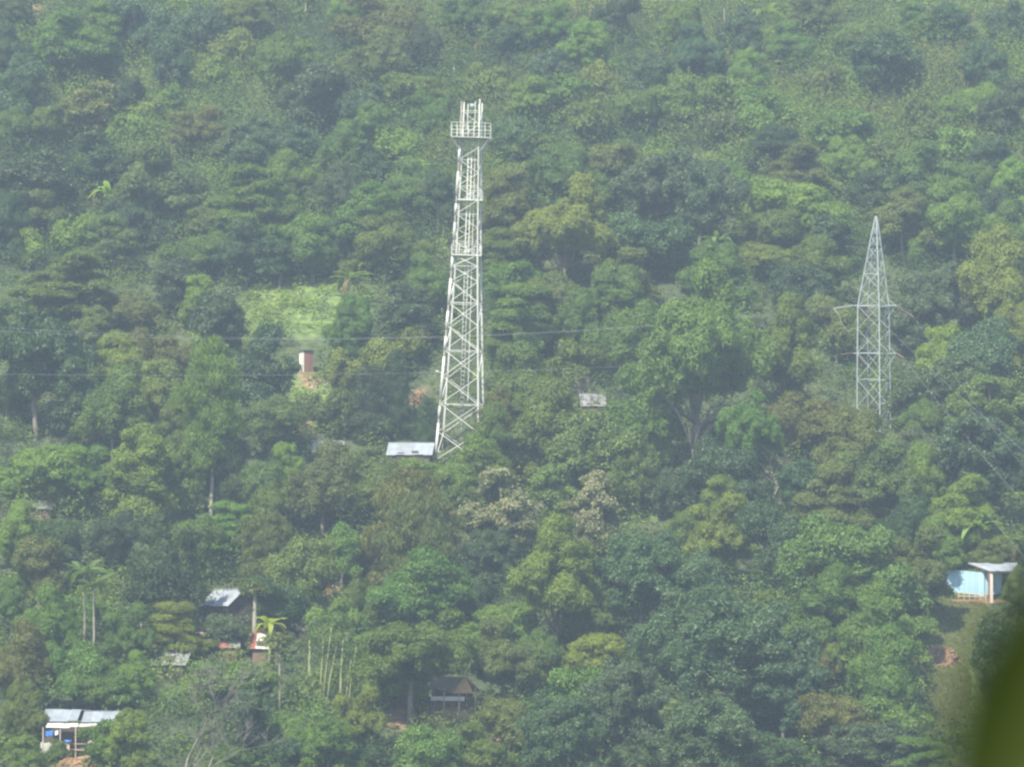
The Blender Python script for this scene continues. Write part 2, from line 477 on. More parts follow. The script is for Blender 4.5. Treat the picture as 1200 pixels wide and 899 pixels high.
proto('c', [build_tall(95, 2.7, 5.8, 12.0, .36, 1.4, 26, trunk='palebark', lobe=.5, dens=210)], 2.7, 5.8, 12.0)
proto('k', [build_tall(100 + i, 3.0, 5.6, 6.2, .27, .2, 26, 'gloss', cone=True, lobe=.5, dens=210) for i in range(2)], 3.0, 5.6, 6.2)
proto('s', [build_round(110 + i, 2.3, 1.7, 1.5, 9, .36, 230, .27, flat=.8, r0=.08) for i in range(4)], 2.3, 1.7, 1.5)

# linear base colours of the kinds of foliage
TINT = {
    'D': (.042, .082, .020), 'G': (.060, .102, .034), 'M': (.098, .166, .020), 'L': (.142, .212, .024),
    'O': (.114, .150, .028), 'Y': (.168, .250, .026), 'B': (.115, .145, .034),
}
COLOUR_WORD = {'D': 'dark green', 'G': 'grey-green', 'M': 'mid green', 'L': 'light green', 'O': 'olive', 'Y': 'yellow-green', 'B': 'green'}
KIND_WORD = {'r': ('broadleaf_tree', 'round-crowned tree'), 'g': ('glossy_tree', 'glossy-leaved tree'), 'b': ('broadleaf_tree', 'many-lobed tree'),
             'q': ('glossy_tree', 'glossy-leaved tree'), 'd': ('domed_tree', 'dense domed tree'), 'f': ('feathery_tree', 'flat-tiered tree'),
             't': ('upright_tree', 'upright tree'), 'w': ('drooping_tree', 'drooping tree'), 'c': ('slender_tree', 'slender tree'), 'k': ('conical_tree', 'cone-shaped tree'), 's': ('shrub', 'shrub')}

# every tree one can pick out: centre u, v and size w, h of what the photograph shows of its crown (photo pixels), kind, colour
TREES = [
 # upper band, from the gully to the mast
 (14, 8, 60, 44, 'r', 'G'), (12, 62, 62, 54, 'r', 'D'), (84, 52, 100, 56, 'r', 'M'), (122, 26, 74, 50, 'r', 'M'), (166, 22, 66, 60, 'g', 'G'), (196, 66, 56, 80, 'd', 'D'),
 (236, 22, 62, 60, 'g', 'G'), (288, 12, 62, 44, 'r', 'M'), (100, 118, 92, 46, 'd', 'O'), (147, 106, 50, 44, 'r', 'D'), (24, 96, 72, 72, 'g', 'G'), (60, 140, 62, 44, 'r', 'M'),
 (346, 62, 74, 64, 'r', 'M'), (372, 108, 96, 62, 'g', 'G'), (408, 14, 52, 40, 'r', 'L'), (230, 150, 72, 42, 'r', 'O'), (286, 160, 104, 60, 'q', 'G'), (112, 186, 100, 60, 'd', 'D'),
 (38, 206, 112, 80, 'd', 'D'), (198, 212, 120, 72, 'r', 'O'), (300, 192, 84, 52, 'g', 'G'), (296, 230, 112, 58, 'f', 'M'), (90, 278, 52, 42, 's', 'Y'), (34, 288, 46, 34, 's', 'Y'),
 (132, 276, 82, 50, 'r', 'O'), (228, 286, 74, 44, 'r', 'M'), (366, 270, 84, 62, 'r', 'M'), (398, 286, 40, 60, 'd', 'D'), (14, 142, 50, 44, 'r', 'M'), (150, 150, 52, 40, 's', 'L'),
 (340, 212, 70, 50, 'r', 'M'), (352, 160, 60, 40, 'g', 'G'), (60, 250, 70, 44, 'r', 'O'), (160, 250, 70, 50, 'r', 'G'), (258, 258, 70, 44, 'r', 'M'), (10, 262, 60, 50, 'r', 'D'),
 # top centre
 (452, 26, 104, 62, 'r', 'O'), (444, 66, 84, 52, 'r', 'O'), (494, 40, 60, 58, 'r', 'D'), (600, 18, 66, 46, 'r', 'M'), (598, 42, 52, 40, 'd', 'D'), (646, 72, 54, 54, 'g', 'G'),
 (722, 20, 54, 60, 'g', 'D'), (764, 84, 64, 54, 'g', 'G'), (658, 106, 74, 42, 's', 'M'), (486, 100, 72, 44, 'r', 'M'), (420, 126, 64, 64, 'd', 'D'), (434, 148, 64, 58, 'r', 'M'),
 (604, 152, 74, 58, 'g', 'G'), (644, 170, 74, 50, 'r', 'M'), (690, 140, 60, 44, 's', 'M'), (716, 188, 94, 54, 'r', 'O'), (770, 208, 96, 84, 'q', 'G'), (668, 210, 84, 50, 'r', 'M'),
 (610, 208, 60, 54, 'r', 'M'), (592, 236, 92, 62, 'f', 'O'), (663, 258, 122, 92, 'b', 'L'), (754, 270, 112, 70, 'g', 'G'), (596, 292, 76, 36, 'r', 'M'), (430, 192, 64, 52, 'd', 'D'),
 (486, 220, 74, 52, 'r', 'O'), (434, 248, 104, 70, 'r', 'M'), (514, 232, 54, 62, 'r', 'D'), (452, 286, 84, 50, 'r', 'M'), (700, 90, 50, 40, 's', 'L'), (540, 16, 60, 40, 'r', 'M'), (470, 170, 60, 40, 's', 'L'), (400, 170, 56, 44, 'r', 'M'), (396, 220, 60, 46, 'r', 'G'),
 (820, 60, 60, 50, 'r', 'G'), (850, 110, 70, 44, 's', 'M'), (796, 20, 54, 50, 'r', 'M'),
 # top right, scrubby slope
 (952, 16, 64, 42, 'r', 'O'), (1034, 62, 92, 70, 'd', 'D'), (1012, 40, 72, 40, 'r', 'M'), (1114, 22, 64, 46, 'd', 'D'), (1188, 18, 52, 52, 'g', 'D'), (988, 148, 84, 62, 'd', 'M'),
 (914, 178, 92, 46, 'f', 'D'), (934, 202, 104, 48, 'f', 'O'), (1180, 126, 62, 62, 'g', 'D'), (1162, 182, 60, 50, 'g', 'D'), (1184, 212, 64, 54, 'r', 'Y'), (1084, 208, 104, 60, 'r', 'O'),
 (1034, 212, 84, 52, 'r', 'D'), (820, 216, 104, 100, 'q', 'G'), (928, 232, 112, 70, 'r', 'L'), (900, 264, 80, 54, 'r', 'M'), (968, 268, 84, 54, 'd', 'D'), (1058, 250, 92, 60, 'r', 'O'),
 (1118, 256, 84, 62, 'r', 'L'), (1168, 244, 60, 54, 'g', 'D'), (1186, 280, 64, 62, 'r', 'M'), (905, 296, 84, 40, 'r', 'L'), (870, 30, 60, 50, 'g', 'G'), (1150, 70, 60, 50, 'g', 'G'), (1080, 140, 60, 44, 's', 'M'), (900, 130, 66, 44, 's', 'M'), (960, 100, 56, 40, 's', 'O'),
 (845, 150, 60, 40, 's', 'O'), (1120, 170, 60, 44, 's', 'L'), (1058, 176, 60, 40, 's', 'O'),
 # middle, far left to the mast
 (84, 332, 144, 52, 'f', 'O'), (206, 322, 62, 62, 'd', 'D'), (234, 346, 54, 50, 'r', 'L'), (257, 368, 76, 78, 'd', 'D'), (311, 424, 80, 88, 'd', 'D'), (43, 432, 124, 172, 'q', 'D'),
 (110, 380, 64, 44, 'r', 'O'), (158, 356, 74, 44, 'r', 'O'), (140, 430, 84, 74, 'f', 'L'), (188, 406, 72, 62, 'r', 'O'), (188, 456, 74, 72, 'r', 'L'), (246, 448, 64, 112, 'c', 'L'),
 (133, 476, 84, 72, 'r', 'M'), (207, 500, 62, 62, 'r', 'M'), (317, 482, 84, 52, 'r', 'O'), (50, 542, 112, 62, 'r', 'L'), (98, 556, 80, 54, 'r', 'M'), (164, 540, 84, 90, 't', 'L'),
 (208, 560, 72, 80, 'r', 'M'), (266, 540, 60, 78, 'w', 'G'), (294, 562, 72, 62, 'r', 'O'), (334, 542, 54, 48, 'r', 'Y'), (328, 582, 54, 50, 'r', 'M'), (378, 566, 92, 72, 'r', 'O'), (8, 470, 50, 90, 'g', 'D'),
 (328, 296, 60, 48, 'd', 'D'), (368, 298, 60, 36, 'r', 'M'), (290, 290, 66, 50, 'r', 'G'), (95, 470, 60, 80, 'd', 'D'),
 (474, 362, 84, 62, 'd', 'D'), (414, 384, 54, 52, 'r', 'M'), (433, 460, 60, 66, 'k', 'D'), (464, 446, 42, 76, 'k', 'D'), (502, 486, 36, 44, 'k', 'D'), (450, 425, 60, 44, 's', 'L'), (500, 330, 50, 50, 'r', 'M'), (478, 404, 50, 40, 's', 'O'), (400, 430, 44, 36, 's', 'L'), (385, 480, 50, 40, 's', 'O'),
 # middle, mast to the big tree
 (602, 328, 94, 60, 'r', 'M'), (648, 342, 92, 62, 'r', 'O'), (618, 366, 104, 52, 'f', 'M'), (668, 372, 62, 52, 'r', 'M'), (722, 346, 74, 52, 'r', 'M'), (735, 322, 84, 50, 'r', 'O'),
 (727, 380, 84, 80, 'r', 'M'), (612, 414, 56, 50, 'd', 'M'), (622, 458, 104, 82, 'r', 'M'), (586, 492, 54, 74, 't', 'O'), (579, 514, 56, 88, 't', 'M'), (556, 552, 84, 56, 'r', 'L'),
 (650, 505, 118, 84, 'r', 'M'), (694, 520, 118, 84, 'g', 'M'), (430, 540, 52, 28, 's', 'O'), (412, 566, 96, 56, 'r', 'O'), (482, 578, 114, 60, 'w', 'O'), (586, 594, 92, 82, 'd', 'B'),
 (697, 592, 62, 78, 't', 'B'), (648, 574, 74, 60, 'd', 'M'), (740, 545, 70, 64, 'r', 'M'), (672, 425, 60, 44, 's', 'M'), (590, 400, 40, 60, 'd', 'D'), (540, 590, 60, 36, 's', 'M'),
 # the big tree and its neighbours, pylon
 (818, 400, 172, 172, 'b', 'M'), (916, 404, 112, 104, 'b', 'M'), (962, 482, 96, 66, 'r', 'O'), (1004, 526, 90, 66, 'r', 'O'), (1080, 520, 74, 60, 'g', 'G'), (880, 500, 96, 104, 'b', 'M'), (760, 480, 90, 90, 'r', 'M'),
 (1024, 562, 100, 76, 'r', 'O'), (984, 580, 104, 60, 'f', 'O'), (1084, 568, 62, 72, 'r', 'L'), (1106, 412, 76, 64, 'r', 'Y'), (1090, 338, 112, 84, 'q', 'G'), (1162, 332, 94, 90, 'r', 'L'),
 (1156, 412, 90, 80, 'g', 'G'), (1100, 452, 92, 70, 'g', 'G'), (1164, 474, 122, 84, 'q', 'M'), (1148, 528, 132, 104, 'q', 'G'), (1132, 596, 84, 60, 'f', 'Y'), (940, 330, 84, 60, 'd', 'D'),
 (962, 316, 84, 54, 'r', 'M'), (980, 380, 60, 70, 'g', 'M'), (840, 318, 74, 48, 'r', 'M'), (1190, 400, 60, 70, 'r', 'L'), (1192, 560, 50, 80, 'g', 'D'), (856, 548, 116, 100, 'q', 'D'), (790, 560, 60, 50, 'g', 'D'), (845, 590, 64, 70, 't', 'L'), (940, 560, 70, 60, 'd', 'D'), (1082, 486, 50, 50, 'r', 'M'),
 # lower left village
 (20, 624, 62, 54, 'r', 'Y'), (46, 660, 84, 62, 'r', 'O'), (72, 632, 80, 66, 'r', 'D'), (130, 618, 74, 54, 'r', 'D'), (188, 662, 104, 100, 'r', 'D'), (216, 622, 70, 56, 'r', 'M'), (272, 612, 74, 42, 'f', 'L'),
 (312, 632, 84, 72, 'w', 'O'), (356, 654, 84, 84, 'g', 'M'), (58, 734, 74, 72, 'r', 'M'), (26, 780, 74, 72, 'r', 'O'), (86, 772, 70, 66, 'g', 'M'), (124, 802, 76, 44, 'r', 'M'), (206, 732, 84, 42, 'f', 'L'),
 (264, 730, 56, 40, 'g', 'G'), (150, 744, 60, 60, 'r', 'M'), (272, 788, 100, 52, 'g', 'M'), (152, 868, 66, 74, 'r', 'L'), (26, 842, 56, 62, 'r', 'M'), (30, 886, 62, 50, 'r', 'L'), (288, 846, 66, 76, 'g', 'G'), (120, 868, 50, 40, 's', 'M'), (66, 880, 30, 30, 's', 'M'),
 (350, 856, 60, 62, 'r', 'L'), (386, 872, 84, 62, 'r', 'M'), (330, 882, 60, 50, 'd', 'D'), (270, 888, 60, 40, 'r', 'M'), (14, 700, 50, 50, 'r', 'M'), (160, 790, 50, 40, 'r', 'L'), (100, 720, 50, 40, 's', 'M'), (398, 720, 60, 60, 'g', 'M'), (320, 700, 70, 50, 'g', 'D'),
 # lower middle
 (488, 634, 108, 116, 'w', 'O'), (420, 642, 54, 44, 'r', 'L'), (572, 644, 72, 60, 'q', 'D'), (650, 666, 136, 110, 'b', 'L'), (498, 692, 124, 66, 'r', 'M'), (482, 752, 144, 96, 'b', 'M'), (588, 724, 88, 56, 'r', 'L'),
 (590, 768, 74, 66, 'r', 'O'), (634, 758, 64, 62, 'r', 'M'), (696, 758, 84, 48, 'r', 'Y'), (700, 724, 62, 52, 'r', 'O'), (750, 668, 128, 104, 'q', 'G'), (690, 806, 104, 88, 'g', 'M'), (660, 856, 112, 104, 'q', 'G'),
 (510, 870, 96, 66, 'g', 'M'), (420, 846, 64, 72, 'r', 'L'), (596, 838, 74, 60, 'r', 'O'), (736, 820, 112, 110, 'q', 'G'), (560, 880, 70, 50, 'r', 'M'), (430, 888, 60, 40, 'd', 'D'), (440, 700, 60, 60, 'r', 'M'), (555, 690, 60, 60, 'g', 'D'), (430, 770, 60, 60, 't', 'M'), (400, 640, 60, 60, 'g', 'M'),
 # lower right
 (846, 622, 84, 72, 'r', 'L'), (912, 632, 84, 86, 'g', 'D'), (1000, 644, 156, 116, 'q', 'M'), (1082, 664, 84, 78, 'r', 'O'), (820, 676, 116, 84, 'q', 'G'), (974, 702, 94, 60, 'r', 'M'), (1018, 738, 104, 90, 'r', 'M'),
 (1066, 744, 66, 50, 'g', 'M'), (868, 754, 184, 124, 'q', 'G'), (826, 860, 152, 104, 'q', 'G'), (918, 796, 110, 92, 'q', 'G'), (982, 776, 60, 70, 'r', 'O'), (982, 836, 84, 70, 'r', 'O'), (1034, 792, 92, 80, 'r', 'M'),
 (1046, 842, 100, 60, 'g', 'M'), (1016, 872, 132, 62, 'q', 'G'), (1076, 890, 84, 40, 'f', 'M'), (915, 880, 96, 60, 'q', 'G'), (1184, 806, 96, 200, 'd', 'D'), (745, 880, 80, 50, 'g', 'G'), (1170, 640, 60, 40, 'r', 'M'), (1060, 620, 80, 60, 'r', 'D'), (770, 740, 84, 70, 'g', 'G'),
 (902, 700, 40, 20, 's', 'Y'), (640, 30, 60, 44, 'r', 'M'), (690, 52, 56, 40, 'r', 'L'), (742, 122, 66, 46, 'r', 'M'), (506, 132, 50, 44, 'r', 'M'), (800, 108, 66, 50, 'g', 'M'), (872, 82, 60, 44, 'r', 'L'), (930, 52, 60, 40, 'r', 'M'), (1072, 22, 54, 40, 'r', 'M'), (1136, 112, 60, 44, 'r', 'L'), (702, 232, 70, 50, 'r', 'M'), (862, 204, 70, 50, 'r', 'M'), (992, 192, 60, 44, 'r', 'L'), (1132, 206, 60, 44, 'r', 'M'), (238, 80, 50, 38, 's', 'L'), (198, 122, 56, 38, 's', 'L'), (272, 58, 50, 38, 's', 'L'), (170, 134, 50, 34, 's', 'L'), (560, 92, 50, 38, 's', 'L'), (1000, 96, 50, 36, 's', 'L'), (620, 116, 54, 40, 'r', 'L'), (880, 150, 60, 40, 's', 'L'), (486, 553, 54, 26, 's', 'L'), (440, 552, 44, 24, 's', 'O'), (950, 745, 50, 36, 's', 'M'), (805, 610, 60, 50, 'r', 'M'), (1100, 640, 60, 50, 'r', 'L'), (1192, 690, 40, 40, 'r', 'M'),
]
HAND = {   # trees that carry a label of their own
 (818, 400): 'huge many-limbed green tree towering between the mast and the pylon', (246, 448): 'slender pale tree on a bare white trunk below the bright clearing',
 (586, 594): 'green tree covered in beige blossom below the foot of the mast', (697, 592): 'narrower beige-blossomed tree to the right of the broader blossoming one',
 (43, 432): 'tall dense dark tree by the left edge, highest of the left side', (1184, 806): 'dark domed tree below the blue hut, behind the blurred leaf',
 (488, 634): 'pale drooping tree standing between the tin roof and the thatched hut', (650, 666): 'broad light green tree below the two beige-blossomed trees',
 (482, 752): 'wide green tree shading the thatched hut', (84, 332): 'wide olive tree with flat feathery tiers above the tall dark tree',
 (311, 424): 'dense dark dome right beside the red outhouse', (868, 754): 'broadest grey-green speckled tree of the lower slope',
}
LAND = [
 (551, 152, "the mast's top platform"), (551, 240, "the mast's upper balcony"), (548, 310, "the mast's lower balcony"), (541, 420, "the mast's middle"), (522, 532, "the mast's foot"),
 (1027, 256, "the pylon's tip"), (1024, 360, "the pylon's upper crossarm"), (1028, 480, "the pylon's foot"), (1155, 682, 'the blue hut'), (359, 427, 'the red outhouse'),
 (486, 527, 'the tin roof beside the mast'), (586, 585, 'the broader blossoming tree'), (532, 812, 'the thatched hut'), (312, 752, 'the red and white roof'), (258, 697, 'the grey gable roof'),
 (95, 846, 'the long tin-roofed house'), (216, 838, 'the leafless grey tree'), (103, 675, 'the palms'), (360, 360, 'the bright clearing'), (1100, 772, 'the stony earth bank'),
 (818, 400, 'the huge tree'), (246, 440, 'the slender pale tree'), (692, 465, 'the half-hidden tin roof'), (480, 195, 'the splayed banana plant'), (898, 20, 'the top-edge banana plant'),
 (0, 0, 'the upper left corner'), (1200, 0, 'the upper right corner'), (0, 899, 'the lower left corner'), (860, 899, 'the bottom edge past the middle'), (600, 899, 'the middle bottom edge'), (250, 0, 'the top edge at left'), (680, 0, 'the middle top edge'), (0, 300, 'the upper left edge'), (1200, 330, 'the upper right edge'), (1200, 540, 'the right edge below the pylon'), (868, 754, 'the broadest speckled tree'), (0, 660, 'the lower left edge'), (43, 432, 'the tall dark tree'), (910, 690, 'the dry grass'),
]
def sector(du, dv):
    a = math.degrees(math.atan2(-dv, du)) % 360
    return ['right of', 'above and right of', 'above', 'above and left of', 'left of', 'below and left of', 'below', 'below and right of'][int((a + 22.5) // 45) % 8]
ORD = ['nearest', 'second', 'third', 'fourth', 'fifth', 'sixth', 'seventh', 'eighth']

def name_all(rows):
    """labels that single each plant out: look first, then what it stands beside"""
    used, out = set(), {}
    info = []
    for (u, v, noun, key) in rows:
        cand = sorted((math.hypot(u - a, v - b), a, b, n) for a, b, n in LAND if math.hypot(u - a, v - b) > 14)
        info.append((u, v, noun, key, cand))
    todo = list(info)
    for rank in range(3):
        groups = {}
        for it in todo:
            d, a, b, n = it[4][rank]
            groups.setdefault((it[2], sector(it[0] - a, it[1] - b), n), []).append((d, it))
        nxt = []
        for (noun, s, n), g in groups.items():
            lab = f'{noun} {s} {n}'
            if len(g) == 1 and lab not in used:
                out[g[0][1][3]] = lab; used.add(lab)
            else:
                nxt += [x[1] for x in g]
        todo = nxt
    groups = {}
    for it in todo:
        d, a, b, n = it[4][0]
        groups.setdefault((it[2], sector(it[0] - a, it[1] - b), n), []).append((d, it))
    for (noun, s, n), g in groups.items():
        g.sort(key=lambda x: x[0])
        for i, (d, it) in enumerate(g):
            out[it[3]] = f'{ORD[i]} {noun} {s} {n}'
    return out

def plant_copy(kind, col, u, v, w, h, rng, vis=1.36):
    crowns, rx, rz, hc = PROTO[kind]
    H = h * vis; top = v - h / 2
    t = np.arange(374, 780, .5)
    s = w * t / FPX / (2 * rx) * 1.02
    sz = np.clip(H * t / FPX / (2 * rz), s * .72, s * 1.45)
    vc = top + rz * sz / t * FPX
    bb = -(vc - 449.5) / FPX
    r = ((u - 600) / FPX, cp - bb * sp_, sp_ + bb * cp)
    ground_h = r[2] * t - terrain(r[0] * t, r[1] * t)
    i = int(np.argmax(ground_h <= hc * sz))
    if ground_h[i] > hc * sz[i]: i = len(t) - 1
    x, y = r[0] * t[i], r[1][i] * t[i]
    r = (r[0], r[1][i], r[2][i])
    name, noun = KIND_WORD[kind]
    e = empty(name, (x, y, float(r[2] * t[i] - hc * sz[i])), rng.uniform(0, 6.28))
    e.scale = (s[i], s[i], sz[i])
    cr, tr = crowns[rng.randrange(len(crowns))]
    if kind == 's':
        k = link('foliage', cr, e); link('stem', tr, e)
    else:
        k = link('crown', cr, e); link('trunk', tr, e)
    c = np.array(TINT[col]) * np.array([rng.uniform(.84, 1.18), rng.uniform(.9, 1.12), rng.uniform(.8, 1.2)])
    k.color = (*[float(q) for q in c], 1)
    size = 2 * rx * s[i]
    return e, size, k, cr

def plant_trees():
    rng = random.Random(4)
    rows, objs = [], {}
    for i, (u, v, w, h, kind, col) in enumerate(TREES):
        e, size, k, cr = plant_copy(kind, col, u, v, w, h, rng)
        small, big = (6.6, 10.5) if kind != 's' else (4.4, 6)
        word = 'small' if size < small else 'broad' if size > big else 'mid-sized'
        cat = 'shrub' if kind == 's' else 'tree'
        tag(e, None, cat, 'shrubs on the hillside' if kind == 's' else 'trees on the hillside')
        objs[i] = e
        if (u, v) in HAND: e['label'] = HAND[(u, v)]
        else: rows.append((u, v, f'{word} {COLOUR_WORD[col]} {KIND_WORD[kind][1]}', i))
        if col == 'B':
            r = np.random.default_rng(i)
            n = len(cr.polygons); pos = np.empty(n * 3, np.float32); cr.polygons.foreach_get('center', pos); pos = pos.reshape(-1, 3)
            hc = PROTO[kind][3]
            up = (pos[:, 2] > hc - 3.2) & (r.random(n) < .5)
            q = pos[up] * 1.0; cen = np.array([0, 0, hc])
            q = cen + (q - cen) * 1.06
            link('blossom', leaf_mesh('blossom', q, unit(q - cen) + r.normal(0, .6, q.shape), .34, .26, r.uniform(.2, .9, len(q)), 'blossom', seed=i), e)
    for i, lab in name_all(rows).items(): objs[i]['label'] = lab
plant_trees()

# ------------------------------------------------------------------ undergrowth that nobody could count
def undergrowth():
    r = np.random.default_rng(77)
    n = 17000
    y = r.uniform(384, 690, n); x = r.uniform(-1, 1, n) * (y * .135 + 8)
    z = terrain(x, y); u, v = proj(x, y, z)
    keep = (inside(u, v, EARTH, 1.0) < r.uniform(0, .9, n))
    lower = v > 300
    keep &= ~(lower & (r.random(n) < .25))
    g = inside(u, v, GRASS, 1.0) > 0
    built = [(1155, 690, 40, 26), (95, 862, 52, 36), (359, 432, 14, 16), (486, 535, 32, 16), (382, 530, 22, 14), (533, 818, 42, 28), (312, 757, 22, 10), (240, 757, 22, 10), (262, 705, 30, 14), (692, 470, 18, 12), (200, 775, 30, 12), (500, 470, 20, 20)]
    keep &= ~((inside(u, v, built) > 0) & (r.random(n) < .9))
    keep &= ~(inside(u, v, [(1120, 750, 42, 62), (1114, 812, 28, 56)]) > 0)
    x, y, z, u, v, g = (a[keep] for a in (x, y, z, u, v, g))
    n = len(x)
    f = fbm(x * 1.0, y * 1.0, 3); f2 = fbm(x * 3, y * 3, 9)
    rad = np.where(g, r.uniform(.7, 1.6, n), np.exp(r.normal(.42, .38, n)).clip(.7, 3.4)) * np.where(v < 300, 1.1, .95)
    rad = np.where((v < 300) & ~g, rad * 1.4, rad)
    hz = rad * r.uniform(.6, 1.5, n)
    pal = np.array([TINT['M'], TINT['L'], TINT['O'], TINT['G'], TINT['D'], TINT['Y']])
    su = (v < 290) & (u > 760)
    f2 = np.where(su, np.abs(f2) * .5 + .0, f2)
    pick = np.select([f2 + r.normal(0, .45, n) < -.55, f2 + r.normal(0, .45, n) < -.2, f2 + r.normal(0, .45, n) < .15, f + r.normal(0, .5, n) < .1, f < .7], [3, 4, 0, 2, 1], 0)
    pick = np.where(su & (pick > 2) & (r.random(n) < .5), 2, pick)
    pick = np.where(su & (r.random(n) < .35), 1, pick)
    c = pal[pick]
    c[g] = np.array(TINT['L']) * 1.05 + r.normal(0, .006, (g.sum(), 3))
    cl = (v < 320) & (inside(u, v, [(360, 355, 80, 40)]) > 0)
    q_ = inside(u, v, [(360, 356, 82, 40)]) > 0
    c[q_] = np.where(r.random((q_.sum(), 1)) < .4, np.array([TINT['M']]), np.array([TINT['Y']]) * .95) * r.uniform(.6, 1.05, (q_.sum(), 1))
    rad = np.where(q_, rad * r.uniform(.8, 1.7, n), rad); hz = np.where(q_, hz * r.uniform(.8, 1.9, n), hz)
    q_ = (inside(u, v, [(215, 105, 90, 70)]) > 0) & (r.random(n) < .7)
    c[q_] = np.array(TINT['L']) * r.uniform(.75, 1.05, (q_.sum(), 1))
    c = np.clip(c * r.uniform(.8, 1.25, (n, 1)), .01, .6)
    per = np.clip(24 * rad ** 1.8, 26, 150).astype(int)
    idx = np.repeat(np.arange(n), per)
    k = len(idx)
    d = sphere_dirs(r, k, -.1)
    p = np.stack([x[idx], y[idx], z[idx] + hz[idx] * .35], 1) + d * np.stack([rad[idx], rad[idx], hz[idx]], 1) * r.uniform(.75, 1.1, k)[:, None]
    nn = d + np.array([0, 0, .4]) + r.normal(0, .32, (k, 3))
    tint = .5 + r.normal(0, .19, n)[idx] + r.normal(0, .05, k)
    me = leaf_mesh('undergrowth', p, nn, .40, .26, tint, 'cover', col=c[idx], seed=5)
    tag(link('undergrowth', me), 'tangled low bushes and creepers covering the hillside between the trees', kind='stuff')
    # tall grass: upright blades in patches
    spots = [(1110, 70, 46, 46, 1), (1027, 132, 44, 34, 1), (943, 80, 26, 24, 1), (903, 104, 20, 22, 1), (765, 32, 30, 26, 0), (612, 84, 26, 40, 0), (690, 14, 24, 20, 1), (830, 148, 70, 24, 0), (1060, 100, 60, 40, 0), (1010, 110, 60, 60, 0), (1146, 120, 20, 34, 1), (330, 18, 30, 26, 0), (38, 30, 16, 20, 1), (860, 20, 40, 34, 0), (880, 150, 50, 20, 1), (640, 120, 26, 20, 0), (720, 110, 60, 24, 0)]
    P, C = [], []
    for (cu, cv, ru, rv, brown) in spots:
        for _ in range(int(ru * rv * .09)):
            pu, pv = r.normal(cu, ru * .5), r.normal(cv, rv * .5)
            q, dd = at(pu, max(pv, -40), 1.0)
            for _ in range(6):
                P.append((q.x + r.normal(0, .5), q.y + r.normal(0, .5), q.z))
                mix = r.random()
                C.append(np.array([.24, .17, .10]) * r.uniform(.7, 1.2) if (brown and mix < .32) else np.array([.12, .15, .055]) * r.uniform(.7, 1.25))
    P = np.array(P); n = len(P); h = r.uniform(1.6, 3.4, n)
    P[:, 2] = terrain(P[:, 0], P[:, 1])
    lean = r.normal(0, .22, (n, 2))
    tip = P + np.stack([lean[:, 0] * h, lean[:, 1] * h, h], 1)
    a = r.uniform(0, 6.28, n); wv = np.stack([np.cos(a), np.sin(a), 0 * a], 1) * .085
    mid = P * .45 + tip * .55 + np.array([0, 0, .25])
    V = np.stack([P - wv * .5, P + wv * .5, mid + wv, tip, mid - wv], 1).reshape(-1, 3)
    me = bpy.data.meshes.new('tall_grass')
    me.vertices.add(5 * n); me.vertices.foreach_set('co', V.astype(np.float32).ravel())
    me.loops.add(5 * n); me.loops.foreach_set('vertex_index', np.arange(5 * n, dtype=np.int32))
    me.polygons.add(n); me.polygons.foreach_set('loop_start', np.arange(0, 5 * n, 5, dtype=np.int32))
    me.update(calc_edges=True)
    t = me.attributes.new('tint', 'FLOAT', 'FACE'); t.data.foreach_set('value', r.uniform(.2, .8, n).astype(np.float32))
    cc = me.attributes.new('leafcol', 'FLOAT_COLOR', 'FACE'); cc.data.foreach_set('color', np.concatenate([np.array(C), np.ones((n, 1))], 1).astype(np.float32).ravel())
    me.materials.append(M['cover'])
    tag(link('tall_grass', me), 'tall pale and brownish grass standing in patches on the upper slope', kind='stuff')
undergrowth()

# ------------------------------------------------------------------ plants with large leaves, bare trees, bamboo
def blade_mesh(name, length, width, droop, col, mat='leaf', segs=7, pinnate=False, fold=.12):
    """one arching leaf along +X; pinnate leaves are cut into leaflets"""
    V, F = [], []
    sp = [(length * t * (1 - .25 * droop * t), 0, length * (.55 * t - droop * t * t)) for t in np.linspace(0, 1, segs + 1)]
    if not pinnate:
        for i, p in enumerate(sp):
            t = i / segs; w = width * math.sin(math.pi * min(.97, .08 + .9 * t)) ** .6 / 2
            V += [(p[0], -w, p[2] + fold * w * 2), p, (p[0], w, p[2] + fold * w * 2)]
            if i:
                b = 3 * i
                F += [(b - 3, b - 2, b + 1, b), (b - 2, b - 1, b + 2, b + 1)]
    else:
        n = segs * 4
        for i in range(n):
            t = (i + .5) / n
            k = min(int(t * segs), segs - 1); q = t * segs - k
            p = np.array(sp[k]) * (1 - q) + np.array(sp[k + 1]) * q
            w = width * (math.sin(math.pi * (.12 + .85 * t)) ** .7) / 2
            for s in (-1, 1):
                b = len(V)
                V += [tuple(p + [-.05, 0, 0]), tuple(p + [.14, s * w * .5, -.04]), tuple(p + [.22, s * w, -.42 * w]), tuple(p + [.05, s * w * .45, -.06])]
                F.append((b, b + 1, b + 2, b + 3) if s > 0 else (b + 3, b + 2, b + 1, b))
        b = len(V)
        for i, p in enumerate(sp):
            V += [(p[0], -.03, p[2] + .01), (p[0], .03, p[2] + .01)]
            if i: F.append((b + 2 * i - 2, b + 2 * i - 1, b + 2 * i + 1, b + 2 * i))
    me = mesh_of(name, V, F, mat, True)
    a = me.attributes.new('tint', 'FLOAT', 'FACE'); a.data.foreach_set('value', np.full(len(me.polygons), .55, np.float32))
    return me

BANANA = [blade_mesh('leaf', 2.6, .62, d, None) for d in (.35, .6, .95)]
FROND = [blade_mesh('frond', 2.5, 1.1, d, None, pinnate=True) for d in (.45, .8, 1.15)]

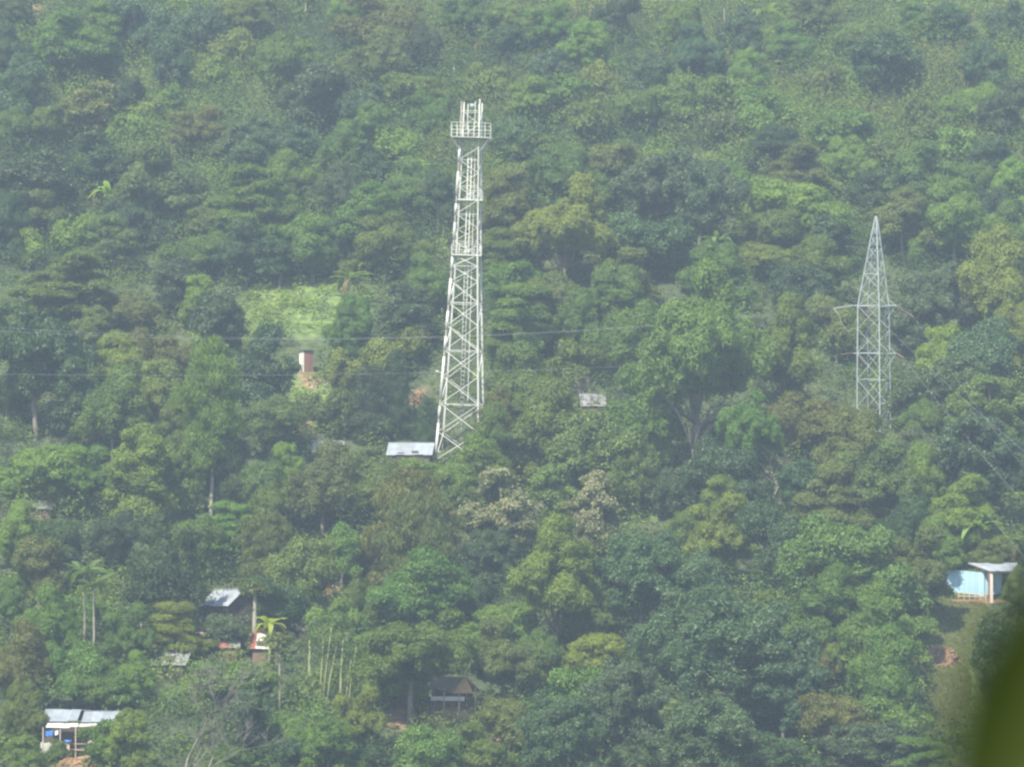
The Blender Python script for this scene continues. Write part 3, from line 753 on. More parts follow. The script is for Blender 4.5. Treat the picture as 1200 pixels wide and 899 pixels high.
def leafy_head(root, name, blades, n, z, colr, rng, s=1.0, dry=0):
    for i in range(n):
        o = link(name, blades[min(len(blades) - 1, int(i / n * len(blades)))], root, (0, 0, z + rng.uniform(-.15, .15)))
        o.rotation_euler = (rng.uniform(-.15, .15), rng.uniform(-.35, .15), i * 2.4 + rng.uniform(-.3, .3))
        k = s * rng.uniform(.8, 1.15); o.scale = (k, k, k)
        c = np.array(colr) * rng.uniform(.8, 1.2)
        if i >= n - dry: c = np.array([.19, .125, .06]); o['label'] = 'dry brown hanging leaf'; o.rotation_euler[1] = .95
        o.color = (*[float(q) for q in c], 1)

def banana(u, v, h, n, s, colr, label, dry=0, seed=0):
    rng = random.Random(seed)
    p, d = at(u, v, h)
    e = tag(empty('banana_plant', p), label, 'plant', 'large-leaved plants on the hillside')
    link('stem', tubes('stem', [([(0, 0, -.5), (.03, 0, h * .5), (0, .03, h)], [.19 * s, .15 * s, .10 * s])], 'culm', 8), e)
    leafy_head(e, 'leaf', BANANA, n, h - .1, colr, rng, s, dry)
banana(480, 197, 4.2, 9, 1.5, (.22, .31, .08), 'light green banana plant with splayed leaves below and left of the mast top', seed=1)
banana(562, 48, 4.2, 8, 1.2, (.085, .14, .04), 'banana plant with one dry leaf above and right of the mast top', 1, seed=2)
banana(532, 72, 4.2, 7, 1.1, (.10, .13, .045), 'small banana plant with a dry leaf above and left of the mast top', 1, seed=3)
banana(898, 16, 4.6, 9, 1.4, (.14, .21, .06), 'banana plant with spreading leaves near the top edge past the tall grass', seed=4)
banana(410, 326, 4.6, 9, 1.4, (.13, .20, .05), 'banana plant with a hanging dead leaf beside the bright clearing', 2, seed=5)
banana(316, 732, 4.6, 11, 1.15, (.26, .31, .05), 'bright yellow-green banana plant behind the red and white roof', seed=6)
banana(128, 228, 5.2, 12, 1.5, (.19, .30, .06), 'bright green banana plant among dark domes of the far left slope', seed=7)
banana(840, 282, 5.0, 9, 1.4, (.13, .20, .06), 'banana plant rising just above the crown of the huge tree', seed=8)
banana(1146, 618, 5.0, 10, 1.5, (.16, .27, .06), 'green banana plant above and left of the blue hut', seed=9)
banana(1188, 636, 4.4, 8, 1.1, (.12, .19, .05), 'banana plant with a dry leaf above the blue hut roof', 1, seed=10)

def palm(u, vtop, trunk, label, seed):
    rng = random.Random(seed)
    p, d = at(u, vtop, trunk)
    e = tag(empty('areca_palm', p), label, 'palm', 'slim palms of the village')
    link('trunk', tubes('trunk', [([(0, 0, -.6), (.05, .02, trunk * .4), (-.03, 0, trunk * .8), (0, 0, trunk)], [.17, .13, .11, .09])], 'palebark', 8), e)
    leafy_head(e, 'frond', FROND, 13, trunk, (.095, .155, .035), rng, 1.2)
palm(99, 672, 9.6, 'taller of two slim palms left of the dark village tree', 1)
palm(110, 686, 9.0, 'shorter of two slim palms left of the dark village tree', 2)

def culms(u, v, h, offs, label, seed, name='bamboo_clump', leafy=True):
    rng = random.Random(seed)
    p, d = at(u, v, .2)
    e = tag(empty(name, p), label, 'bamboo', 'bamboo clumps of the village')
    P = []
    for (dx, lean, hh) in offs:
        tip = Vector((dx + lean * hh, rng.uniform(-.4, .4), hh))
        link('culm', tubes('culm', [([(dx, 0, -.4), (dx + lean * hh * .4, 0, hh * .5), tip], [.085, .07, .035])], 'culm', 6), e)
        for _ in range(13):
            t = rng.uniform(.72, 1.05); P.append(Vector((dx + lean * hh * t, 0, hh * t)) + Vector((rng.gauss(0, .6), rng.gauss(0, .6), rng.gauss(0, .25))))
    if leafy:
        r = np.random.default_rng(seed)
        P = np.repeat(np.array([tuple(q) for q in P]), 7, 0) + r.normal(0, .28, (len(P) * 7, 3))
        o = link('foliage', leaf_mesh('foliage', P, r.normal(0, 1, P.shape) + [0, 0, .5], .5, .13, r.uniform(.2, .8, len(P)), 'leaf', droop=.8, seed=seed), e)
        o.color = (.085, .13, .035, 1)
culms(377, 838, 7.4, [(0, .11, 9.4), (.35, .16, 7.4), (-.25, .05, 8.2)], 'tallest bamboo clump with pale culms below and right of the red and white roof', 3)
culms(397, 834, 5.6, [(0, .06, 8.0), (.2, .02, 6.6)], 'bamboo clump of two pale culms between the tallest clump and the leaning pair', 4)
culms(407, 836, 5.2, [(0, .13, 7.2), (-.3, .12, 5.8)], 'leaning bamboo pair beside the wide tree over the thatched hut', 5)
culms(361, 826, 3.4, [(0, .02, 7.0), (.25, -.01, 6.4)], 'short bamboo pair just left of the tallest clump', 6)

def branchy(rng, base, direc, length, rad, depth, out, up=.25):
    a = base; d = direc.normalized(); pts = [a]; rr = [rad]
    for k in range(3):
        d = (d + Vector((rng.gauss(0, .16), rng.gauss(0, .16), rng.gauss(0, .10) + up * .25))).normalized()
        a = a + d * length / 3; pts.append(a); rr.append(rad * (1 - .2 * (k + 1)))
    out.append((pts, rr))
    if depth:
        for _ in range(rng.choice((2, 3, 3))):
            k = rng.choice((1, 2, 3, 3))
            nd = (d + Vector((rng.gauss(0, .6), rng.gauss(0, .6), rng.gauss(.15, .35)))).normalized()
            branchy(rng, pts[k], nd, length * rng.uniform(.6, .82), max(rr[k] * .72, .018), depth - 1, out, up)

def bare_tree(u, v, h, depth, rad, label, seed, mat='twig', name='bare_tree', lean=(0, 0)):
    rng = random.Random(seed); out = []
    p, d = at(u, v, .2)
    branchy(rng, Vector((0, 0, -.4)), Vector((lean[0], lean[1], 1)), h * .42, rad, depth, out)
    e = tag(empty(name, p), label, 'tree', 'leafless trees of the slope')
    link('trunk', tubes('trunk', out[:1], mat, 7), e)
    link('branches', tubes('branches', out[1:], mat, 4), e)
bare_tree(214, 935, 15.0, 5, .17, 'leafless grey tree with fine twigs right of the long tin-roofed house', 3)
bare_tree(236, 940, 13.0, 5, .14, 'smaller leafless grey tree against the leafless tree with finest twigs', 8)
bare_tree(400, 560, 6.5, 5, .11, 'leafless grey bush tree over the tin roofs left of the mast', 5)
bare_tree(688, 508, 8.0, 5, .09, 'leafless twiggy tree in front of the half-hidden tin roof', 9)
bare_tree(900, 622, 13.0, 4, .26, 'pale leaning tree with bare forking limbs between the huge tree and pylon', 12, 'palebark', lean=(.35, -.2))
bare_tree(333, 745, 6.5, 4, .11, 'pale withered bush beside the yellow-green banana plant', 21, 'palebark')
bare_tree(1010, 585, 5.5, 3, .12, 'small pale bare tree below the foot of the pylon', 31, 'palebark', lean=(.5, -.2))
bare_tree(370, 470, 3.6, 4, .05, 'dry pale brushwood on the bank under the red outhouse', 41, 'post', lean=(.6, 0))
bare_tree(796, 606, 16.0, 2, .6, 'stout leaning trunk of an old tree below the huge tree', 51, 'darkbark', lean=(.22, .1))

def pole_tree(u, v0, v1, rad, mat, label, lean=0.0, top=True, seed=0):
    """a thin bare-stemmed tree with a small tuft of leaves"""
    r = np.random.default_rng(seed)
    p, d = at(u, v1, .2)
    h = (v1 - v0) * d / FPX
    e = tag(empty('thin_tree', p), label, 'tree', 'thin bare-stemmed trees')
    link('trunk', tubes('trunk', [([(0, 0, -.5), (lean * h * .3, 0, h * .4), (lean * h * .6, .1, h * .75), (lean * h, 0, h)], [rad, rad * .9, rad * .75, rad * .5])], mat, 7), e)
    if top:
        C = np.array([[lean * h + r.normal(0, .7), r.normal(0, .7), h + r.normal(0, .5)] for _ in range(5)])
        P, Nn, T = lobes_leaves(r, C, np.full(5, .9), .7, 45)
        o = link('crown', leaf_mesh('crown', P, Nn, .5, .28, T, 'leaf', seed=seed), e); o.color = (*TINT['O'], 1)
pole_tree(328, 752, 842, .14, 'palebark', 'thin pale trunk rising bare beside the bamboo clumps', -.01, seed=1)
pole_tree(298, 690, 764, .30, 'palebark', 'thick pale trunk in front of the grey gable roof', .01, seed=2)
pole_tree(166, 716, 752, .24, 'palebark', 'pale trunk in the dark gap below the village tree', 0, False, seed=3)
pole_tree(234, 545, 582, .20, 'palebark', 'short white trunk under the slender pale tree', .1, False, seed=4)
pole_tree(316, 2, 40, .14, 'palebark', 'thin pale stem standing near the top edge above the gully', 0, seed=5)
pole_tree(358, -8, 26, .16, 'palebark', 'thin pale stem at the top edge, right of its companion above the gully', 0, seed=6)
pole_tree(849, -10, 60, .14, 'palebark', 'tall thin stem standing from the top edge beside the grassy slope', 0, seed=7)
pole_tree(36, -4, 34, .34, 'darkbark', 'dark trunk over brown grass in the upper left', .02, seed=8)
pole_tree(880, 838, 885, .12, 'palebark', 'thin pale stem among the speckled trees near the bottom edge', .02, False, seed=9)
pole_tree(693, 838, 872, .10, 'palebark', 'thin pale stem in front of the speckled tree at the bottom middle', .0, False, seed=10)

# ------------------------------------------------------------------ lattice mast
def mast():
    p, D = at(539, 541)
    k = D / FPX
    e = tag(empty('lattice_mast', p), 'tall white lattice telecom mast with railed platforms rising over the trees', 'mast')
    e.rotation_euler = (0, R(1.9), R(0))
    th = R(38)
    Z = lambda v: (541 - v) * k
    def rad(v):
        return (np.interp(v, [118, 170, 300, 541], [15.2, 15.6, 20.6, 36.0])) * k
    ang = [th, th + math.pi / 2, th + math.pi, th + 1.5 * math.pi]
    P = lambda i, v: Vector((rad(v) * math.cos(ang[i % 4]), rad(v) * math.sin(ang[i % 4]), Z(v)))
    tops = [119, 118, 119, 116]
    for i in range(4):
        path = [P(i, 560)] + [P(i, v) for v in (541, 300, 170)] + [P(i, tops[i])]
        lg = link('leg', tubes('leg', [(path, [.15, .15, .12, .095, .075])], 'dull' if i == 2 else 'white', 8), e)
        if i == 2:
            for a, b in ((538, 498), (492, 478), (470, 420), (412, 396), (388, 366), (358, 328), (318, 300), (282, 262), (252, 240), (230, 202), (190, 172)):
                link('painted_section', tubes('painted_section', [([P(2, a) , P(2, b)], [.2, .17])], 'white', 8), lg)
    lv = [541, 508, 475, 443, 412, 383, 356, 331, 313, 300, 284, 268, 252, 235, 219, 203, 188, 173, 162, 146, 130]
    lev = 0
    for a, b in zip(lv[:-1], lv[1:]):
        w = .085 if a > 300 else .06
        lev += 1
        for i in range(4):
            if (i + lev) % 2: bar('brace', P(i, a), P(i + 1, b), w, 'white', e)
            else: bar('brace', P(i + 1, a), P(i, b), w, 'white', e)
            if i == 2 and a > 300:
                if (i + lev) % 2: bar('brace', P(i + 1, a), P(i, b), w, 'white', e)
                else: bar('brace', P(i, a), P(i + 1, b), w, 'white', e)
            if lev % 2 == 0: bar('girt', P(i, b), P(i + 1, b), w * .9, 'white', e)
    # ladder inside
    ld = link('ladder', tubes('ladder', [([(-.25 + .05, -.35, Z(505)), (-.25, -.35, Z(170))], [.06, .06]), ([(.22, -.35, Z(505)), (.2, -.35, Z(170))], [.06, .06])], 'white', 6), e)
    v = 503
    while v > 172:
        bar('rung', (-.24, -.35, Z(v)), (.21, -.35, Z(v)), .06, 'white', ld); v -= 5.2
    bar('cable_tray', (.75, -.3, Z(470)), (.6, -.3, Z(165)), .10, 'white', e)
    # platforms
    def platform(v, x0, x1, hd, rail, n, half_rail=False, thick=.12):
        z = Z(v)
        V = [(x, y, q) for x in (x0, x1) for y in (-hd, hd) for q in (z - thick / 2, z + thick / 2)]
        pf = link('platform', mesh_of('platform', V, [(0, 1, 3, 2), (4, 6, 7, 5), (0, 4, 5, 1), (2, 3, 7, 6), (0, 2, 6, 4), (1, 5, 7, 3)], 'white'), e)
        def rb(a, b, w): bar('railing_bar', a, b, w, 'white', pf)
        xs = np.linspace(x0, x1, n) if not half_rail else np.linspace(x0 + (x1 - x0) * .45, x1, n)
        for y in (-hd, hd):
            for x in xs: rb((x, y, z), (x, y, z + rail), .06)
            for q in (.5, 1.0): rb((xs[0], y, z + rail * q), (x1, y, z + rail * q), .06)
        for y in np.linspace(-hd, hd, 5)[1:-1]:
            rb((x1, y, z), (x1, y, z + rail), .06)
            if not half_rail: rb((x0, y, z), (x0, y, z + rail), .06)
        for q in (.5, 1.0):
            rb((x1, -hd, z + rail * q), (x1, hd, z + rail * q), .06)
            if not half_rail: rb((x0, -hd, z + rail * q), (x0, hd, z + rail * q), .06)
        return pf
    hw = 23 * k
    platform(162, -hw, hw, hw * .9, 17 * k, 8, thick=.09)
    for sx in (-1, 1):
        for sy in (-1, 1):
            bar('strut', (sx * hw * .95, sy * hw * .85, Z(163)), (sx * 1.2, sy * 1.0, Z(178)), .10, 'white', e)
    platform(235, -13 * k, 16 * k, 14 * k, 11 * k, 4, True, .14)
    platform(300, -18 * k, 17 * k, 17 * k, 12 * k, 5, False, .14)
    # head poles and a grey drum
    for x, y, a, b in ((-.5, .1, 150, 121), (.45, -.5, 150, 118), (.9, .2, 146, 121)):
        bar('head_pole', (x, y, Z(a)), (x, y, Z(b)), .10, 'white', e)
    link('drum', tubes('drum', [([(.1, -.1, Z(126)), (.1, -.1, Z(121))], [.34, .34])], 'galv', 12), e)
    box('lamp_arm', (-2.9, -.4, Z(438)), (.9, .06, .06), 'white', e)
    box('lamp_head', (-3.3, -.4, Z(436.5)), (.42, .22, .16), 'white', e)
    box('feeder_bridge', (-3.6, -.6, Z(531)), (2.2, .12, .12), 'white', e)
mast()

# ------------------------------------------------------------------ power pylon and lines
def insulator(name, a, b, mat, parent, n=9, rad=.19):
    a, b = Vector(a), Vector(b); path, rr = [], []
    for i in range(n):
        for t, q in ((0.05, .05), (.35, rad), (.65, rad), (.95, .05)):
            path.append(a.lerp(b, (i + t) / n)); rr.append(q)
    return link(name, tubes(name, [(path, rr)], mat, 8), parent)

def pylon():
    p, D = at(1024, 506)
    k = D / FPX
    e = tag(empty('power_pylon', p), 'grey steel lattice power pylon with short crossarms on the hillside', 'pylon')
    th = R(15); Z = lambda v: (506 - v) * k
    rad = lambda v: np.interp(v, [256, 275, 360, 506], [.8, 5.0, 19.4, 21.0]) * k
    lean = lambda v: np.interp(v, [256, 360], [3.5, 0]) * k
    ang = [th + i * math.pi / 2 for i in range(4)]
    P = lambda i, v: Vector((lean(v) + rad(v) * math.cos(ang[i % 4]), rad(v) * math.sin(ang[i % 4]), Z(v)))
    for i in range(4):
        link('leg', tubes('leg', [([P(i, v) for v in (522, 506, 360, 275, 254)], [.095, .095, .09, .075, .06])], 'galv', 6), e)
    lv = [506, 478, 446, 415, 387, 360, 340, 322, 306, 291, 278, 267]
    for a, b in zip(lv[:-1], lv[1:]):
        for i in range(4):
            bar('brace', P(i, a), P(i + 1, b), .06, 'galv', e)
            bar('brace', P(i + 1, a), P(i, b), .06, 'galv', e)
            if b in (415, 360, 322, 446): bar('girt', P(i, b), P(i + 1, b), .075, 'galv', e)
    X = lambda u: (u - 1024) * k
    tip = {}
    for key, v, x0, x1 in (('upper', 359, 1001, 1051), ('lower', 415, 1000, 1051), ('bottom', 474, 1031, 1053)):
        for y in (-.55, .55):
            bar('crossarm', (X(x0), y * .4, Z(v)), (X(x1), y * .4, Z(v)), .11, 'galv', e)
        bar('arm_brace', (X(x1) - .1, 0, Z(v)), (X(1040), 0, Z(v - 9)), .07, 'galv', e)
        bar('arm_brace', (X(x1) - .1, 0, Z(v)), (X(1036), 0, Z(v + 22)), .07, 'galv', e)
    W_ = lambda o: e.matrix_world @ o
    base = Vector(p)
    ins = []
    def string(u0, v0, u1, v1, y1, mat, n=9, rd=.19):
        a, b = Vector((X(u0), 0, Z(v0))), Vector((X(u1), y1, Z(v1)))
        insulator('insulator', a, b, mat, e, n, rd); return base + b
    wl1 = string(1000, 359, 977, 363, -.6, 'galv', 12, .12)
    wl2 = string(999, 415, 985, 417, -.6, 'insul', 6, .13)
    string(1008, 361, 1018, 374, -1.2, 'insul', 8, .24); string(1004, 416, 1014, 430, -1.2, 'insul', 8, .24)
    wr1 = string(1051, 360, 1070, 375, -2.4, 'insul', 12, .16)
    wr2 = string(1051, 416, 1059, 422, -1.6, 'insul', 8, .18)
    wr3 = string(1053, 475, 1062, 482, -1.6, 'insul', 8, .18)
    link('jumper_wire', tubes('jumper_wire', [([(X(977), -.6, Z(363)), (X(983), -.6, Z(370)), (X(986), -.6, Z(380)), (X(992), -.5, Z(388)), (X(1001), -.3, Z(391))], [.04] * 5)], 'wire', 5), e)
    return D, base, wl1, wl2, wr1, wr2, wr3
PD, PB, WL1, WL2, WR1, WR2, WR3 = pylon()

def point(u, v, depth):
    r = ray(u, v); return Vector((r[0] * depth, r[1] * depth, r[2] * depth))

def wire(a, b, sag, label, rad=.011, n=20):
    a, b = Vector(a), Vector(b)
    path = [a.lerp(b, i / n) + Vector((0, 0, -4 * sag * (i / n) * (1 - i / n))) for i in range(n + 1)]
    o = link('power_line', tubes('power_line', [(path, [rad] * (n + 1))], 'wire', 5))
    tag(o, label, 'power line', 'power lines strung from the pylon')
wire(WL1, point(-60, 384, 492), 2.6, 'upper of two pale power lines crossing behind the middle of the mast')
wire(WL1 + Vector((0, .5, .3)), point(-60, 379, 494), 2.9, 'pale power line just under the upper one behind the mast')
wire(WL2, point(-60, 437, 470), 1.2, 'lowest pale power line passing behind the lower third of the mast')
wire(PB + Vector((.4, -.2, (506 - 372) * PD / FPX)), point(1290, 600, 400), .8, 'uppermost power line running down from the pylon towards the right edge', .010)
wire(WR1, point(1290, 655, 400), 1.0, 'power line slanting down from the brown insulator of the upper crossarm', .010)
wire(WR2, point(1290, 682, 400), 1.0, 'power line slanting down from the right end of the lower crossarm', .010)
wire(WR3, point(1290, 750, 395), 1.0, 'lowest power line slanting down from the bottom arm of the pylon', .010)

# ------------------------------------------------------------------ houses
def gable_house(name, u, v, w, d, wall_h, rise, rz, mats, wall_mat, label, seed, n=6, over=.35, below=1.0, door=True, gable_mat=None, dm=None):
    """a gabled house: ridge along its own x, roof laid sheet by sheet, walls, posts, a door and a window"""
    rng = random.Random(seed)
    p, D = at(u, v)
    e = tag(empty(name, p, R(rz)), label, 'house')
    hw, hd = w / 2, d / 2
    box('wall', (0, -hd, (wall_h - below) / 2), (w, .12, wall_h + below), wall_mat, e)
    box('wall', (0, hd, (wall_h - below) / 2), (w, .12, wall_h + below), wall_mat, e)
    for s in (-1, 1):
        box('wall', (s * (hw - .06), 0, (wall_h - below) / 2), (.12, d - .12, wall_h + below), wall_mat, e)
        x = s * (hw - .06)
        V = [(x + q, y, z) for q in (-.05, .05) for y, z in ((-hd, wall_h), (hd, wall_h), (0, wall_h + rise))]
        link('gable', mesh_of('gable', V, [(0, 1, 2), (3, 5, 4), (0, 3, 4, 1), (1, 4, 5, 2), (2, 5, 3, 0)], gable_mat or wall_mat), e)
    for s in (-1, 1):
        sl = rise / hd
        a, b = (-hw - over, 0, wall_h + rise + .05), (hw + over, 0, wall_h + rise + .05)
        c, d_ = (hw + over, s * (hd + over), wall_h - sl * over + .05), (-hw - over, s * (hd + over), wall_h - sl * over + .05)
        roof_sheets(a, b, c, d_, n, mats, e, rng)
        bar('barge_board', (hw + over + .02, 0, wall_h + rise - .02), (hw + over + .02, s * (hd + over), wall_h - sl * over - .02), .09, 'darkwood', e)
    bar('ridge_cap', (-hw - over, 0, wall_h + rise + .13), (hw + over, 0, wall_h + rise + .13), .16, mats[0] if isinstance(mats, (list, tuple)) else mats, e)
    if door:
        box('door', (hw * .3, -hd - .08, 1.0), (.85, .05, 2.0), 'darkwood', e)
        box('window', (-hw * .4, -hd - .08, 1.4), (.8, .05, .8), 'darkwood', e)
    return e

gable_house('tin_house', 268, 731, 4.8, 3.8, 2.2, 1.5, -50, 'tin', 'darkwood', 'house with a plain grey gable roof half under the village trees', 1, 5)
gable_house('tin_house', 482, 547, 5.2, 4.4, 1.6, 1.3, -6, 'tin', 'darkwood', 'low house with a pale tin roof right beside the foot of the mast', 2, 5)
gable_house('tin_house', 384, 542, 3.6, 3.6, 1.4, 1.2, 8, 'tin', 'darkwood', 'small tin roof among bushes, further left of the mast than the other', 3, 4)
gable_house('tin_house', 694, 490, 2.7, 3.4, 1.6, 1.4, 4, 'tindark', 'plank', 'tin roof half hidden by leafless twigs right of the mast', 4, 3)
gable_house('rusty_house', 313, 771, 2.8, 3.2, 1.2, 1.3, -4, ['rust', 'paintwhite', 'paintwhite', 'rust', 'rust'], 'plank', 'small house with red and white striped roof under the yellow-green banana', 5, 5)
gable_house('rusty_house', 237, 767, 2.8, 3.0, 1.1, 1.1, 10, ['paintwhite', 'rust', 'rust', 'paintwhite'], 'plank', 'small house with rust and white roof below the grey gable roof', 6, 4)
gable_house('rusty_house', 270, 770, 1.6, 2.6, 1.2, 1.1, 0, ['rust', 'tindark'], 'plank', 'narrow rusty roof under the turquoise drum', 7, 2, door=False)
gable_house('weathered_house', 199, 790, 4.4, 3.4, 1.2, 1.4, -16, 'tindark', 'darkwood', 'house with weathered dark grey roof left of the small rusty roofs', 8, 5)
gable_house('weathered_house', 46, 604, 2.8, 3.0, .8, .8, 0, 'tindark', 'plank', 'low grey roof among trees near the left edge', 9, 3, door=False)
gable_house('weathered_house', 365, 747, 2.6, 2.8, .9, .7, 0, 'tindark', 'plank', 'low bluish grey roof with a white post right of the banana plant', 10, 3, door=False)

def outhouse():
    p, D = at(359, 440)
    e = tag(empty('outhouse', p, R(30)), 'narrow red-brown plank outhouse with a tin side on a pale footing', 'shed')
    box('footing', (0, 0, -.05), (1.9, 1.7, 1.0), 'paleearth', e)
    for i in range(7):
        box('plank', (-.6 + i * .2, -.66, 1.85), (.19, .05 + .02 * (i % 2), 2.7), 'redplank', e)
    box('wall', (.68, 0, 1.8), (.06, 1.3, 2.6), 'redplank', e)
    box('wall', (0, .66, 1.8), (1.4, .06, 2.6), 'redplank', e)
    for i in range(2):
        sheet('tin_side', (-.73, -.68 + i * .68, 3.2), (-.73, .0 + i * .68, 3.2), (-.73, .0 + i * .68, .45), (-.73, -.68 + i * .68, .45), 'paintwhite', e, ribs=3, amp=.02)
    sheet('roof', (-.95, -.9, 3.35), (.95, -.9, 3.30), (.95, .9, 3.15), (-.95, .9, 3.2), 'tindark', e)
outhouse()

def blue_hut():
    rng = random.Random(5)
    p, D = at(1160, 706, dmin=420)
    e = tag(empty('blue_hut', p, 0), 'pale blue plank hut with tin roof and pinkish porch post above the grassy bank', 'hut')
    A0, A1 = Vector((-.5, 1.3, 0)), Vector((-4.9, 2.5, 0))
    n = 15
    for i in range(n):                                       # sunlit plank wall
        c = A0.lerp(A1, (i + .5) / n); h = 3.05 + .9 * (i / n) * .5
        box('plank', (c.x, c.y, h / 2 + .2), ((A1 - A0).length / n * .97, .05 + .02 * (i % 2), h), 'blue', e, math.atan2((A1 - A0).y, (A1 - A0).x))
    B0, B1 = Vector((-.45, 1.5, 0)), Vector((3.6, 2.1, 0))
    for i in range(12):
        if i in (6, 7, 8): continue
        c = B0.lerp(B1, (i + .5) / 12)
        box('plank', (c.x, c.y, 1.75), ((B1 - B0).length / 12 * .97, .05 + .02 * (i % 2), 3.1), 'blue', e, math.atan2((B1 - B0).y, (B1 - B0).x))
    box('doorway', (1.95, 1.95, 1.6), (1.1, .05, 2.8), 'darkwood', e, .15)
    box('wall', (-.48, 1.42, 1.75), (.06, .16, 3.1), 'blue', e)
    roof_sheets((-2.1, 3.4, 4.30), (3.7, 4.6, 4.30), (2.75, -.35, 3.42), (0.0, -.6, 3.42), 5, 'tin', e, rng)
    box('rafter', (1.4, -.42, 3.30), (2.7, .08, .12), 'darkwood', e, .09)
    bar('rafter', (0, -.5, 3.33), (-2.0, 3.3, 4.2), .1, 'darkwood', e)
    bar('post', (.15, -.3, -.4), (.15, -.3, 3.3), .30, 'pinkpost', e)
    bar('post', (-.12, -.1, -.4), (-.12, -.1, 3.3), .16, 'redplank', e)
    bar('post', (2.55, -.1, -.4), (2.55, -.1, 3.3), .12, 'post', e)
    for z in (.55, .95):
        bar('fence_rail', (-.4, -.55, z + .02), (-3.6, .4, z + .05), .07, 'post', e)
    for i in range(6):
        x = -.5 - i * .6; bar('fence_post', (x, -.55 - (x + .4) * .3, -.3), (x, -.55 - (x + .4) * .3, 1.1), .06, 'post', e)
    box('plinth', (-.6, 1.6, -.25), (7.4, 4.0, .9), 'earth', e, -.05)
blue_hut()

def long_house():
    rng = random.Random(9)
    p, D = at(94, 884)
    k = D / FPX; Z = lambda v: (884 - v) * k; X = lambda u: (u - 94) * k
    e = tag(empty('long_house', p, 0), 'long tin-roofed house with a low awning and picket veranda', 'house')
    roof_sheets((X(50), 2.2, Z(833)), (X(92), 2.2, Z(834)), (X(90), -.1, Z(846)), (X(48), -.1, Z(846)), 4, 'tin', e, rng)
    roof_sheets((X(96), 2.3, Z(835.5)), (X(141), 2.3, Z(836)), (X(139), 0, Z(847)), (X(95), 0, Z(847)), 4, 'tin', e, rng)
    roof_sheets((X(50), 2.2, Z(833)), (X(141), 2.2, Z(835.8)), (X(141), 4.8, Z(848)), (X(50), 4.8, Z(847)), 7, 'tin', e, rng)
    roof_sheets((X(56), -.3, Z(848)), (X(92), -.3, Z(848.5)), (X(92), -1.3, Z(852.5)), (X(55), -1.3, Z(852.5)), 4, 'paintwhite', e, rng, 'awning_sheet')
    roof_sheets((X(94), -.3, Z(848.5)), (X(140), -.3, Z(849)), (X(140), -1.2, Z(851.5)), (X(93), -1.2, Z(851.5)), 4, 'paintwhite', e, rng, 'awning_sheet')
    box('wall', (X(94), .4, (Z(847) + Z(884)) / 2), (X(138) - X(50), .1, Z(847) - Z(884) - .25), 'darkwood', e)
    box('wall', (X(49.5), 2.4, (Z(848) + Z(884)) / 2), (.1, 4, Z(848) - Z(884) - .2), 'plank', e)
    box('wall', (X(138.5), 2.4, (Z(848) + Z(884)) / 2), (.1, 4, Z(848) - Z(884) - .2), 'plank', e)
    box('wall', (X(94), 4.4, (Z(848) + Z(884)) / 2), (X(138) - X(50), .1, Z(848) - Z(884) - .2), 'plank', e)
    for u in (52, 72, 90, 107, 121, 137):
        bar('post', (X(u), -1.2, -.8), (X(u), -1.2, Z(852)), .10, 'post', e)
    box('veranda_floor', (X(94), -.55, .45), (X(140) - X(48), 1.5, .14), 'plank', e)
    for u in np.arange(50, 74, 1.7):
        bar('picket', (X(u), -1.34, .15), (X(u), -1.34, Z(869) + rng.uniform(-.1, .08)), .09, 'paintwhite', e, .03)
    for u in np.arange(105, 128, 1.7):
        bar('picket', (X(u), -1.34, .15), (X(u), -1.34, Z(868) + rng.uniform(-.1, .08)), .09, 'pinkpost', e, .03)
    for z in (.5, 1.1):
        bar('picket_rail', (X(50), -1.28, z), (X(138), -1.28, z), .06, 'post', e)
    W_ = lambda x, y, z: Vector(p) + Vector((x, y, z))
    def hang(name, u0, u1, v0, v1, y, mat, label, cat):
        V, F = [], []
        n = 8
        for s in (0, .03):
            for j in range(4):
                for i in range(n + 1):
                    V.append((X(u0) + (X(u1) - X(u0)) * i / n, y + s + .07 * math.sin(i * 1.7) * j / 3, Z(v0) + (Z(v1) - Z(v0)) * j / 3 - .05 * math.sin(i * .8)))
        m = 4 * (n + 1)
        for j in range(3):
            for i in range(n):
                a = j * (n + 1) + i
                F += [(a, a + 1, a + n + 2, a + n + 1), (m + a + 1, m + a, m + a + n + 1, m + a + n + 2)]
        o = link(name, mesh_of(name, V, F, mat, True)); o.location = p
        tag(o, label, cat)
    hang('blue_tarp', 55, 64, 856, 862, -1.36, 'tarp', 'bright blue cloth hanging under the awning of the long house', 'cloth')
    hang('yellow_cloth', 112, 119, 853, 860, -1.36, 'yellow', 'yellow cloth hanging under the awning of the long house', 'cloth')
    hang('white_cloth', 66, 70, 856, 861, -1.36, 'cloth', 'greyish white washing hanging beside the blue cloth', 'cloth')
    o = link('basin', tubes('basin', [([(0, 0, 0), (0, 0, .28)], [.28, .40])], 'tarp', 14)); o.location = W_(X(82), -1.7, Z(870)); tag(o, 'small blue basin standing at the veranda edge of the long house', 'basin')
    bar('post', (X(82), -1.7, -.8), (X(82), -1.7, Z(870)), .3, 'post', e)
long_house()

